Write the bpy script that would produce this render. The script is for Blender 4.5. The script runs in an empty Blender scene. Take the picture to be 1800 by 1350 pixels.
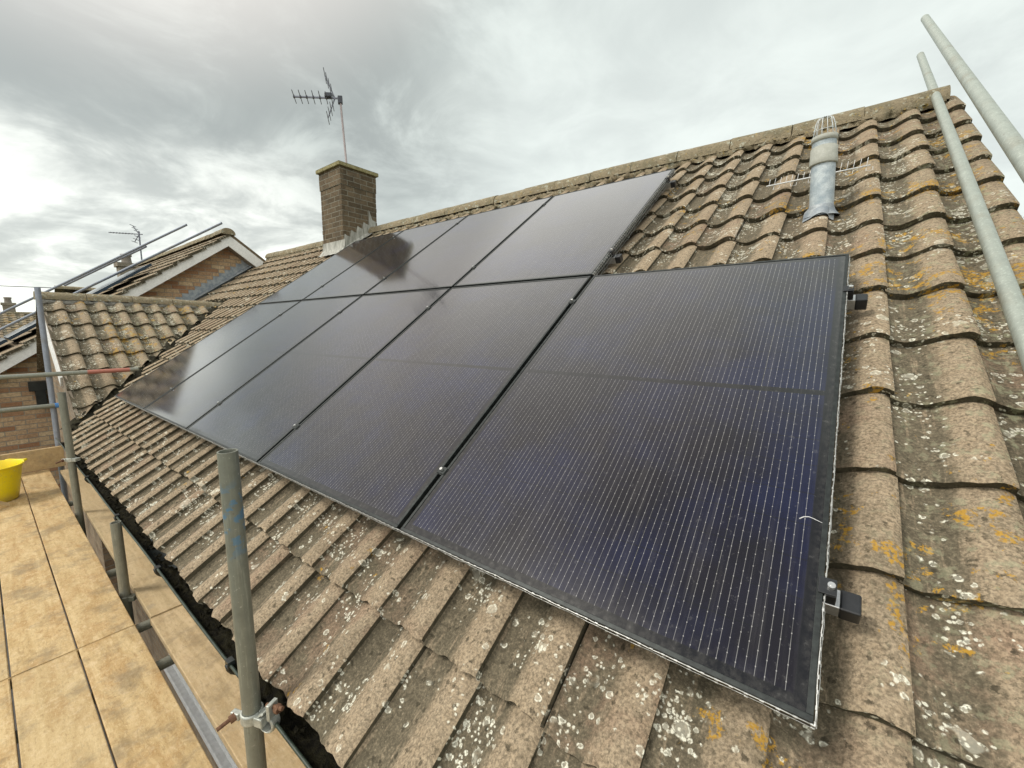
import bpy, math, random
import numpy as np
from mathutils import Vector, Matrix
rnd = random.Random(7)
SC = bpy.context.scene
COL = SC.collection
PITCH = math.radians(35.047)
CP, SP = math.cos(PITCH), math.sin(PITCH)
TAU = 2 * math.pi

# ------------------------------------------------------------------ camera
CAM = Vector((-0.02833, -0.81255, 0.67293))
RIGHT = Vector((0.792114, 0.610373, -0.000130))
DOWN = Vector((0.080847, -0.105131, -0.991167))
FWD = Vector((-0.604995, 0.785107, -0.132623))
cd = bpy.data.cameras.new('camera'); cam = bpy.data.objects.new('camera', cd); COL.objects.link(cam)
cd.sensor_fit = 'HORIZONTAL'; cd.sensor_width = 36; cd.lens = 36 * 724.9 / 1800
cd.clip_start = 0.02; cd.clip_end = 2000
mw = Matrix((RIGHT, -DOWN, -FWD)).transposed().to_4x4(); mw.translation = CAM
cam.matrix_world = mw
SC.camera = cam

# ------------------------------------------------------------------ node helper
class NT:
    def __init__(s, name, world=False):
        s.m = bpy.data.materials.new(name); s.m.use_nodes = True
        s.t = s.m.node_tree; s.t.nodes.clear()
        s.out = s.t.nodes.new('ShaderNodeOutputMaterial')
    def put(s, sock, v):
        if isinstance(v, bpy.types.NodeSocket): s.t.links.new(v, sock)
        elif isinstance(v, (int, float)) and sock.type in ('RGBA', 'VECTOR'):
            sock.default_value = (v, v, v, 1) if sock.type == 'RGBA' else (v, v, v)
        elif isinstance(v, tuple) and sock.type == 'RGBA' and len(v) == 3: sock.default_value = (*v, 1)
        else: sock.default_value = v
    def n(s, typ, outp=0, props=None, **inp):
        nd = s.t.nodes.new('ShaderNode' + typ)
        for k, v in (props or {}).items(): setattr(nd, k, v)
        for k, v in inp.items():
            key = int(k[1:]) if k[0] == 'i' and k[1:].isdigit() else k.replace('_', ' ')
            s.put(nd.inputs[key], v)
        return nd.outputs[outp]
    def math(s, op, a, b=0.0, c=0.0): return s.n('Math', props={'operation': op}, i0=a, i1=b, i2=c)
    def mix(s, f, a, b, mode='MIX'):
        nd = s.t.nodes.new('ShaderNodeMix'); nd.data_type = 'RGBA'; nd.blend_type = mode; nd.clamp_factor = True
        s.put(nd.inputs[0], f); s.put(nd.inputs[6], a); s.put(nd.inputs[7], b); return nd.outputs[2]
    def ss(s, x, lo, hi, a=0.0, b=1.0):
        nd = s.t.nodes.new('ShaderNodeMapRange'); nd.interpolation_type = 'SMOOTHSTEP'
        s.put(nd.inputs[0], x)
        for i, v in enumerate((lo, hi, a, b)): s.put(nd.inputs[1 + i], v)
        return nd.outputs[0]
    def noise(s, vec, scale, detail=4, rough=.55, dist=0.0, color=False, dim='3D'):
        return s.n('TexNoise', outp=1 if color else 0, props={'noise_dimensions': dim}, Vector=vec, Scale=scale, Detail=detail, Roughness=rough, Distortion=dist)
    def obj(s): return s.n('TexCoord', outp=3)
    def uv(s): return s.n('UVMap')
    def attr(s, name): return s.n('Attribute', outp=2, props={'attribute_name': name})
    def vscale(s, v, k): return s.n('VectorMath', props={'operation': 'MULTIPLY'}, i0=v, i1=k)
    def vadd(s, v, w): return s.n('VectorMath', props={'operation': 'ADD'}, i0=v, i1=w)
    def bump(s, h, strength=.5, dist=.01): return s.n('Bump', Height=h, Strength=strength, Distance=dist)
    def done(s, color, rough=.8, metal=0.0, normal=None, spec=.5, **kw):
        b = s.t.nodes.new('ShaderNodeBsdfPrincipled')
        s.put(b.inputs['Base Color'], color); s.put(b.inputs['Roughness'], rough); s.put(b.inputs['Metallic'], metal)
        s.put(b.inputs['Specular IOR Level'], spec)
        for k, v in kw.items(): s.put(b.inputs[k.replace('_', ' ')], v)
        if normal is not None: s.put(b.inputs['Normal'], normal)
        s.t.links.new(b.outputs[0], s.out.inputs[0]); return s.m

# ------------------------------------------------------------------ materials
def mat_tile(name, warm=1.0, bright=1.0, orange=0.5):
    t = NT(name); uv = t.uv(); o = t.obj()
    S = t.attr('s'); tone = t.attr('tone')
    wob = t.vadd(uv, t.vscale(t.vadd(t.noise(o, 55, 3, color=True), (-.5, -.5, -.5)), (.012, .012, 0)))
    n1 = t.noise(o, 11, 6, .62); n2 = t.noise(o, 150, 4, .65); n3 = t.noise(o, 38, 5, .6); n4 = t.noise(o, 3.0, 4, .6)
    streak = t.noise(t.vscale(uv, (60, 7, 1)), 1.0, 4, .6, dim='2D')
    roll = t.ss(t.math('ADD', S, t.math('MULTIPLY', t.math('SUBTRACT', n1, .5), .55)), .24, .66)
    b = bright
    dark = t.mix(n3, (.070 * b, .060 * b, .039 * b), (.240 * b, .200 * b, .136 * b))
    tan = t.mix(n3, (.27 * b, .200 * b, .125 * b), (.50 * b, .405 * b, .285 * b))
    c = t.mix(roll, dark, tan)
    c = t.mix(t.math('MULTIPLY', t.math('MULTIPLY', t.ss(tone, .6, 1.0), .7), t.ss(n1, .42, .66)), c, (.31 * b, .205 * b, .14 * b))
    c = t.mix(t.math('MULTIPLY', t.ss(streak, .56, .74), .55), c, (.44 * b, .34 * b, .23 * b))
    c = t.mix(t.math('MULTIPLY', t.ss(n4, .55, .75), .45), c, (.105 * b, .095 * b, .060 * b))
    c = t.mix(t.ss(n2, .40, .62, .42, 0), c, (.030, .026, .018))
    c = t.mix(t.ss(n2, .60, .78, 0, .55), c, (.46 * b, .37 * b, .26 * b))
    n5 = t.noise(o, 105, 5, .7)
    c = t.mix(t.ss(n5, .36, .50, .55, 0), c, (.052 * b, .045 * b, .030 * b))
    c = t.mix(t.ss(n5, .58, .72, 0, .5), c, (.50 * b, .41 * b, .29 * b))
    c = t.mix(t.math('MULTIPLY', t.ss(S, -.10, -.40), t.ss(n3, .2, .7, .9, .55)), c, (.050, .047, .030))  # front and right side faces darker: algae plus shade painted into the colour
    # dark algae blots
    v = t.t.nodes.new('ShaderNodeTexVoronoi'); v.voronoi_dimensions = '2D'; t.put(v.inputs['Vector'], wob); v.inputs['Scale'].default_value = 34
    blot = t.math('MULTIPLY', t.ss(t.math('ADD', v.outputs['Distance'], t.math('MULTIPLY', t.math('SUBTRACT', n5, .5), .9)), .10, .26, 1, 0), t.ss(t.n('SeparateColor', outp=0, Color=v.outputs['Color']), .72, .78))
    c = t.mix(t.math('MULTIPLY', blot, .6), c, (.030, .026, .016))
    # pale lichen rings at three sizes
    mask = t.noise(uv, 5.5, 3, .6, dim='2D')
    for sc, pres, ring, fill, gain, off in ((9, .88, .035, .40, .60, (1.1, 5.2, 0)), (15, .86, .050, .30, .80, (0, 0, 0)), (31, .80, .080, .22, .90, (3.3, 1.7, 0)), (52, .86, .11, .35, .85, (5.3, 2.7, 0)), (95, .92, .2, .8, .85, (7.1, 4.2, 0))):
        v = t.t.nodes.new('ShaderNodeTexVoronoi'); v.voronoi_dimensions = '2D'
        t.put(v.inputs['Vector'], t.vadd(wob, off)); v.inputs['Scale'].default_value = sc
        sep = t.t.nodes.new('ShaderNodeSeparateColor'); t.t.links.new(v.outputs['Color'], sep.inputs[0])
        rad = t.math('MULTIPLY_ADD', sep.outputs[0], .20, .07)
        d = v.outputs['Distance']
        band = t.ss(t.math('ABSOLUTE', t.math('SUBTRACT', d, rad)), ring * .1, ring * 1.25, 1, 0)
        band = t.math('MULTIPLY', band, t.ss(t.noise(uv, 120, 3, .7, dim='2D'), .34, .60))
        inside = t.math('MULTIPLY', t.ss(t.math('SUBTRACT', rad, d), 0, .05), fill)
        on = t.ss(t.math('ADD', sep.outputs[1], t.math('MULTIPLY_ADD', t.math('SUBTRACT', mask, .5), 1.5, t.math('MULTIPLY', roll, -.14))), pres, pres + .05)
        f = t.math('MULTIPLY', t.math('MULTIPLY', t.math('MAXIMUM', band, inside), on), gain)
        c = t.mix(f, c, (.80, .79, .66))
    # orange lichen
    om = t.math('MULTIPLY_ADD', n4, .7, t.math('MULTIPLY', t.noise(uv, 17, 5, .65, dim='2D'), .62))
    sx = t.n('SeparateXYZ', Vector=uv)
    right = t.math('ADD', t.ss(sx, -.6, .45, -.055, .022), t.ss(t.n('SeparateXYZ', outp=1, Vector=uv), 1.0, 2.2, -.02, .012))
    of = t.ss(t.math('ADD', om, right), .775 - .02 * orange, .81 - .02 * orange)
    of = t.math('MULTIPLY', of, t.ss(t.noise(uv, 75, 4, .7, dim='2D'), .44, .52))
    oc = t.mix(n2, (.30, .15, .015), (.56, .34, .045))
    c = t.mix(t.math('MULTIPLY', of, .85), c, oc)
    # broken yellow green lichen film towards the verge
    gf = t.math('MULTIPLY', t.ss(t.noise(uv, 26, 6, .7, dim='2D'), .54, .64), t.ss(sx, -.1, .5, .0, .55))
    c = t.mix(gf, c, (.33, .34, .22))
    h = t.math('ADD', t.math('MULTIPLY', n2, .5), t.math('MULTIPLY', n3, .9))
    return t.done(c, .92, normal=t.bump(h, .75, .006), spec=.25)

def mat_plain(name, c1, c2, scale=20, rough=.8, metal=0.0, bump=.2, dist=.004, spec=.5, detail=5, stretch=(1, 1, 1)):
    t = NT(name); o = t.vscale(t.obj(), stretch)
    n = t.noise(o, scale, detail, .6); n2 = t.noise(o, scale * 7, 3, .6)
    c = t.mix(t.ss(n, .3, .7), c1, c2); c = t.mix(t.ss(n2, .35, .7, .25, 0), c, tuple(x * .45 for x in c1))
    return t.done(c, rough, metal, t.bump(n2, bump, dist), spec)

def mat_brick(name, c1, c2, mortar, soot=(.03, .03, .028), sootk=.3, bw=.225, rh=.075):
    t = NT(name); uv = t.uv(); o = t.obj()
    br = t.t.nodes.new('ShaderNodeTexBrick'); br.offset = .5
    t.put(br.inputs['Vector'], t.vadd(uv, t.vscale(t.vadd(t.noise(o, 25, 3, color=True), (-.5, -.5, -.5)), (.006, .006, 0))))
    for k, v in (('Scale', 1.0), ('Mortar Size', .006), ('Mortar Smooth', .25), ('Brick Width', bw), ('Row Height', rh), ('Bias', -.05)): br.inputs[k].default_value = v
    br.inputs['Color1'].default_value = (0, 0, 0, 1); br.inputs['Color2'].default_value = (1, 1, 1, 1); br.inputs['Mortar'].default_value = (.5, .5, .5, 1)
    rb = t.n('SeparateColor', Color=br.outputs['Color'])
    n = t.noise(o, 30, 5, .65); n2 = t.noise(o, 180, 3, .6); n3 = t.noise(o, 4, 4, .6)
    c = t.mix(rb, c1, c2); c = t.mix(t.ss(n, .35, .7, 0, .5), c, tuple(x * .5 for x in c1)); c = t.mix(t.ss(n2, .55, .75, 0, .4), c, tuple(min(1, x * 1.5) for x in c2))
    c = t.mix(br.outputs['Fac'], c, t.mix(n, mortar, tuple(x * .65 for x in mortar)))
    c = t.mix(t.ss(n3, .45, .7, 0, sootk), c, soot)
    h = t.math('SUBTRACT', t.math('MULTIPLY', n2, .3), br.outputs['Fac'])
    return t.done(c, .92, normal=t.bump(h, .8, .008), spec=.2)

def mat_steel(name, base=(.36, .37, .33), blue=False, rough=.48, red=None):
    t = NT(name); o = t.obj(); st = t.vscale(o, (1, 1, .06))
    n = t.noise(o, 28, 5, .6); n2 = t.noise(st, 160, 4, .7); n3 = t.noise(o, 7, 3)
    c = t.mix(n, tuple(x * .62 for x in base), tuple(x * 1.1 for x in base))
    c = t.mix(t.ss(n2, .5, .75, 0, .45), c, tuple(min(1, x * 1.7) for x in base))
    c = t.mix(t.ss(n3, .55, .72, 0, .35), c, (.22, .18, .12))
    sp1 = t.noise(o, 75, 4, .75); c = t.mix(t.ss(sp1, .62, .70, 0, .6), c, (.46, .45, .40)); c = t.mix(t.ss(sp1, .28, .38, .7, 0), c, (.13, .085, .05))
    if blue:
        z = t.n('SeparateXYZ', outp=2, Vector=o)
        bl = t.math('MULTIPLY', t.ss(t.noise(o, 38, 4), .50, .60), t.math('MULTIPLY', t.ss(z, .02, .12), t.ss(z, .20, .29, 1, 0)))
        c = t.mix(t.math('MULTIPLY', bl, .7), c, (.08, .22, .38))
    if red:
        y = t.n('SeparateXYZ', outp=1, Vector=o)
        r = t.math('MULTIPLY', t.ss(y, red[0], red[0] + .02), t.ss(y, red[1], red[1] + .02, 1, 0))
        c = t.mix(t.math('MULTIPLY', r, t.ss(n2, .25, .5, .6, 1)), c, (.46, .17, .125))
    return t.done(c, rough, .35, t.bump(n2, .25, .002), .5)

def mat_wood(name, a, b, grain=(3, 26, 26), mott=1.0):
    t = NT(name); o = t.obj(); oi = t.n('ObjectInfo', outp=5)
    q = t.vadd(o, t.n('CombineXYZ', X=t.math('MULTIPLY', oi, 37.0), Y=t.math('MULTIPLY', oi, 11.0)))
    g = t.noise(t.vscale(q, grain), 1.0, 6, .6, .6); m = t.noise(t.vscale(q, (2.0, 5, 5)), 2.2, 6, .65, .8); f = t.noise(t.vscale(q, (30, 120, 120)), 1.0, 4, .7)
    m2 = t.noise(q, 34, 5, .7, .5)
    c = t.mix(t.ss(g, .3, .7), a, b)
    c = t.mix(t.ss(m, .42, .66, 0, .40 * mott), c, (a[0] * .86, a[1] * .68, a[2] * .50))
    fl = t.noise(t.vscale(q, (1, 2.2, 2)), 62, 6, .75, .8); c = t.mix(t.ss(fl, .54, .66, 0, .55 * mott), c, (min(1, b[0] * 1.15), b[1] * 1.2, b[2] * 1.35)); c = t.mix(t.ss(fl, .34, .46, .5 * mott, 0), c, (a[0] * .72, a[1] * .58, a[2] * .46))
    gs = t.noise(q, 11, 6, .72, .6); c = t.mix(t.ss(gs, .60, .72, 0, .5), c, (.27, .235, .18))
    c = t.mix(t.ss(m2, .50, .70, 0, .50 * mott), c, (min(1, b[0] * 1.12), b[1] * 1.15, b[2] * 1.35))
    c = t.mix(t.ss(m2, .30, .45, .40 * mott, 0), c, (a[0] * .6, a[1] * .5, a[2] * .42))
    c = t.mix(t.ss(f, .3, .5, .3, 0), c, (a[0] * .4, a[1] * .36, a[2] * .3))
    dirt = t.noise(q, 5, 5, .7); c = t.mix(t.ss(dirt, .48, .68, 0, .6), c, (.20, .155, .095)); kn = t.noise(t.vscale(q, (14, 30, 30)), 1.0, 3, .5); c = t.mix(t.ss(kn, .72, .78, 0, .6), c, (.14, .09, .05))
    c = t.mix(t.math('MULTIPLY', t.math('SUBTRACT', oi, .35), .45), c, (.42, .34, .20))
    return t.done(c, .78, normal=t.bump(t.math('ADD', g, f), .25, .003), spec=.3)

def mat_panel():
    t = NT('solar_glass'); uv = t.uv(); o = t.obj()   # uv in metres from the lower left corner of the laminate
    s = t.t.nodes.new('ShaderNodeSeparateXYZ'); t.put(s.inputs[0], uv); x, y = s.outputs[0], s.outputs[1]
    bx = t.math('ABSOLUTE', t.math('SUBTRACT', t.math('FRACT', t.math('DIVIDE', t.math('SUBTRACT', x, .021), .016667)), .5))
    line = t.ss(bx, .016, .042, 1, 0)
    inx = t.math('MULTIPLY', t.ss(x, .019, .021), t.ss(x, 1.091, 1.093, 1, 0))
    dy = t.math('ABSOLUTE', t.math('SUBTRACT', y, .838))
    iny = t.math('MULTIPLY', t.ss(dy, .009, .011), t.ss(dy, .816, .818, 1, 0))
    cellrow = t.math('ABSOLUTE', t.math('SUBTRACT', t.math('FRACT', t.math('DIVIDE', t.math('SUBTRACT', dy, .010), .0897)), .5))
    gap = t.ss(cellrow, .486, .494)
    cellcol = t.math('ABSOLUTE', t.math('SUBTRACT', t.math('FRACT', t.math('DIVIDE', t.math('SUBTRACT', x, .0127), .1833)), .5))
    gapx = t.ss(cellcol, .490, .496)
    dot = t.math('ABSOLUTE', t.math('SUBTRACT', t.math('FRACT', t.math('ADD', t.math('DIVIDE', y, .0299), t.math('MULTIPLY', t.math('FLOOR', t.math('DIVIDE', t.math('SUBTRACT', x, .021), .016667)), .37))), .5))
    dots = t.math('MULTIPLY', t.ss(dot, .025, .06, 1, 0), t.ss(bx, .03, .075, 1, 0))
    line = t.math('MULTIPLY', t.math('MAXIMUM', t.math('MULTIPLY', t.math('MULTIPLY', line, t.ss(t.noise(t.vscale(uv, (60, 9, 1)), 1.0, 2, dim='2D'), .3, .6, .45, 1)), .38), t.math('MULTIPLY', dots, .62)), t.math('MULTIPLY', inx, iny))
    cellrand = t.noise(t.vscale(uv, (5.4, 10.8, 1)), .8, 2, dim='2D')
    fine = t.noise(o, 2.2, 4, .6)
    cell = t.mix(cellrand, (.0056, .0046, .0062), (.0088, .0072, .0115))
    cell = t.mix(t.ss(fine, .4, .7), cell, (.0048, .0070, .0300))
    black = (.006, .006, .007)
    c = t.mix(t.math('MULTIPLY', inx, iny), black, cell); c = t.mix(t.math('MAXIMUM', gap, gapx), c, black)
    pr = t.n('ObjectInfo', outp=5); pv = t.math('MULTIPLY_ADD', pr, .5, .75)
    c = t.mix(line, c, (.54, .53, .51))
    drip = t.noise(t.vadd(t.vscale(uv, (34, 1.6, 1)), t.n('CombineXYZ', X=t.math('MULTIPLY', pr, 50))), 1.0, 4, .65, dim='2D')
    spots = t.noise(t.vadd(uv, t.n('CombineXYZ', X=t.math('MULTIPLY', pr, 9))), 55, 3, .6, dim='2D')
    c = t.mix(t.math('MULTIPLY', t.math('MULTIPLY', t.ss(drip, .52, .72), pv), .022), c, (.42, .40, .37))
    c = t.mix(t.math('MULTIPLY', t.ss(spots, .66, .74), .055), c, (.45, .44, .42))
    edge = t.math('MAXIMUM', t.ss(y, .06, .0, 0, 1), t.ss(t.math('ABSOLUTE', t.math('SUBTRACT', x, .556)), .535, .556))
    c = t.mix(t.math('MULTIPLY', t.math('MULTIPLY', edge, t.ss(spots, .35, .65)), .05), c, (.36, .34, .30))
    dust = t.ss(t.noise(o, 260, 2, .6), .70, .80); smear = t.ss(t.noise(o, 9, 5, .7), .5, .85, 0, .018)
    c = t.mix(t.math('MULTIPLY', dust, .10), c, (.4, .4, .4)); c = t.mix(smear, c, (.35, .35, .36))
    r = t.math('ADD', t.math('MULTIPLY', t.noise(o, 5, 4), .06), t.math('MULTIPLY_ADD', t.ss(spots, .4, .7), .05, .07))
    return t.done(c, r, 0, None, .5, IOR=1.40, Coat_Weight=.85, Coat_IOR=1.40, Coat_Roughness=.09, Sheen_Weight=.8, Sheen_Roughness=.12, Sheen_Tint=(1.0, .93, .86, 1))

def mat_bucket():
    t = NT('yellow_rubber'); o = t.obj(); n = t.noise(o, 9, 4); n2 = t.noise(o, 60, 4, .7)
    c = t.mix(n, (.80, .62, .0), (.86, .70, .01)); c = t.mix(t.ss(n2, .52, .75, 0, .55), c, (.42, .36, .14)); zz_ = t.n('SeparateXYZ', outp=2, Vector=o); c = t.mix(t.math('MULTIPLY', t.ss(zz_, -.84, -.72, .6, 0), t.ss(n, .3, .7, .3, 1)), c, (.30, .25, .14)); c = t.mix(t.ss(t.noise(o, 26, 4, .7), .66, .74, 0, .7), c, (.55, .53, .46))
    return t.done(c, .42, normal=t.bump(n2, .08, .003), spec=.5)

M = {}
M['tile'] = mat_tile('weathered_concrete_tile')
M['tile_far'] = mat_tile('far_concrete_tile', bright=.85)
def mat_ridge():
    t = NT('lichened_ridge_concrete'); o = t.obj(); n = t.noise(o, 9, 6, .65); n2 = t.noise(o, 60, 5, .7); n3 = t.noise(o, 22, 5, .7); n4 = t.noise(t.vadd(o, (5, 3, 1)), 30, 5, .7)
    c = t.mix(n2, (.14, .115, .075), (.40, .335, .225)); c = t.mix(t.ss(n, .45, .65, 0, .6), c, (.15, .14, .09))
    c = t.mix(t.ss(n3, .56, .64, 0, .8), c, (.46, .47, .38)); c = t.mix(t.ss(n4, .60, .68, 0, .7), c, (.42, .29, .06)); c = t.mix(t.ss(n2, .3, .45, .6, 0), c, (.04, .035, .025))
    return t.done(c, .95, normal=t.bump(t.math('ADD', n2, n3), 1.0, .012), spec=.2)
M['ridge'] = mat_ridge()
M['mortar'] = mat_plain('old_mortar', (.20, .19, .165), (.36, .35, .31), 30, .95, bump=1, dist=.012, spec=.2)
M['chimbrick'] = mat_brick('sooty_brown_brick', (.098, .074, .046), (.185, .140, .090), (.27, .255, .20), sootk=.35)
M['chimcap'] = mat_plain('lichened_cap', (.24, .21, .10), (.38, .35, .20), 22, .95, bump=.8, dist=.01, spec=.2)
M['buff'] = mat_brick('buff_brick', (.36, .19, .105), (.70, .54, .34), (.38, .34, .27), sootk=.12)
M['wallbrick'] = mat_brick('house_brick', (.24, .17, .11), (.36, .28, .19), (.32, .29, .24), sootk=.3)
M['lead'] = mat_plain('weathered_lead', (.24, .28, .32), (.44, .47, .48), 14, .6, .25, .4, .006)
M['leadpale'] = mat_plain('streaked_lead', (.24, .24, .21), (.54, .54, .49), 26, .7, .15, .5, .006, stretch=(1, 1, .2))
M['galvpipe'] = mat_plain('spotted_vent_pipe', (.34, .41, .46), (.60, .66, .68), 24, .55, .2, .15, .002)
M['collar'] = mat_plain('grey_plastic_collar', (.36, .37, .32), (.44, .45, .40), 30, .6, bump=.1)
M['wire'] = mat_plain('galvanised_wire', (.42, .42, .40), (.70, .70, .68), 50, .38, .75, .1)
M['cage'] = mat_plain('cage_wire', (.55, .60, .62), (.75, .78, .78), 50, .45, .4, .1)
M['white'] = mat_plain('white_paint', (.80, .81, .79), (.86, .86, .84), 6, .55, bump=.05)
M['upvc'] = mat_plain('white_upvc', (.78, .79, .80), (.84, .84, .84), 4, .35, bump=.02)
M['brownwood'] = mat_plain('brown_barge_timber', (.20, .16, .12), (.33, .27, .20), 9, .75, bump=.2, stretch=(1, 4, 4))
M['gutter'] = mat_plain('black_gutter_plastic', (.010, .012, .012), (.026, .032, .030), 12, .35, bump=.08)
M['gutterlip'] = mat_plain('algae_gutter_edge', (.014, .024, .018), (.045, .062, .045), 30, .4, bump=.1)
M['moss'] = mat_plain('gutter_moss', (.010, .009, .006), (.045, .040, .018), 40, .95, bump=1, dist=.02, spec=.2)
M['valley'] = mat_plain('mossy_valley', (.022, .020, .013), (.070, .064, .038), 26, .95, bump=1, dist=.02, spec=.2)
M['frame'] = mat_plain('black_anodised_frame', (.014, .017, .017), (.036, .043, .041), 60, .42, .35, .12, .001)
M['frameside'] = M['frame']
M['glass'] = mat_panel()
M['rail'] = mat_plain('aluminium_rail', (.55, .56, .56), (.68, .68, .68), 30, .35, .8, .05)
M['blackcap'] = mat_plain('black_end_cap', (.010, .011, .013), (.020, .022, .025), 30, .38, bump=.05)
M['bolt'] = mat_plain('bright_bolt', (.70, .70, .68), (.85, .85, .83), 40, .28, .85, .05)
M['pole'] = mat_steel('scaffold_steel', (.245, .25, .205))
M['poleblue'] = mat_steel('scaffold_steel_blue_paint', (.235, .245, .205), blue=True)
M['palepole'] = mat_steel('pale_scaffold_steel', (.42, .46, .41))
M['railred'] = mat_steel('scaffold_steel_red_band', (.30, .31, .26), red=(-.075, .285))
M['farpole'] = mat_steel('bluish_scaffold_steel', (.31, .345, .41))
M['coupler'] = mat_plain('coupler_steel', (.34, .36, .33), (.62, .63, .57), 34, .45, .45, .3, .003)
M['rust'] = mat_plain('rusty_bolt', (.10, .045, .025), (.24, .13, .075), 60, .85, .2, .5, .003)
M['bluecap'] = mat_plain('blue_plastic', (.05, .20, .52), (.09, .28, .62), 20, .4, bump=.05)
M['board'] = mat_wood('scaffold_board', (.44, .305, .140), (.60, .45, .240), mott=1.1)
M['board2'] = mat_wood('weathered_board', (.42, .315, .175), (.57, .44, .265), mott=.6)
M['toe'] = mat_wood('toe_board', (.45, .31, .15), (.56, .41, .22), mott=.5)
M['bucket'] = mat_bucket()
M['aerial'] = mat_plain('aerial_alloy', (.16, .17, .21), (.26, .27, .31), 30, .5, .5, .05)
M['mast'] = mat_plain('aerial_mast', (.36, .31, .31), (.46, .40, .40), 20, .55, .3, .05)
M['darkplastic'] = mat_plain('dark_plastic', (.05, .055, .07), (.09, .10, .12), 30, .6, bump=.05)
M['whiterod'] = mat_plain('white_coated_rod', (.72, .74, .74), (.82, .83, .82), 30, .4, bump=.05)
M['dropping'] = mat_plain('bird_dropping', (.55, .56, .56), (.7, .7, .7), 80, .9, bump=.2)
M['ground'] = mat_plain('garden_ground', (.05, .065, .03), (.12, .12, .06), .7, .95, bump=.6, dist=.05, spec=.2)
M['paving'] = mat_plain('paving', (.07, .066, .058), (.12, .11, .10), 3, .9, bump=.3)
M['window_glass'] = mat_plain('window_glass', (.012, .014, .016), (.02, .022, .026), 3, .06, bump=.0)
M['bark'] = mat_plain('bark', (.10, .09, .085), (.17, .155, .14), 30, .9, bump=.5)
M['cable'] = mat_plain('dark_cable', (.04, .04, .045), (.06, .06, .07), 10, .7, bump=0)
M['farwall'] = mat_brick('far_brick', (.24, .21, .16), (.33, .29, .23), (.36, .33, .28), sootk=.2)
M['farpanel'] = mat_plain('far_panel_glass', (.006, .009, .022), (.010, .015, .034), 3, .12, bump=.0)
M['farframe'] = mat_plain('far_panel_frame', (.015, .03, .05), (.025, .05, .08), 20, .35, .3, .05)
M['pot'] = mat_plain('clay_pot', (.25, .22, .19), (.32, .29, .25), 20, .9, bump=.2)

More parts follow.
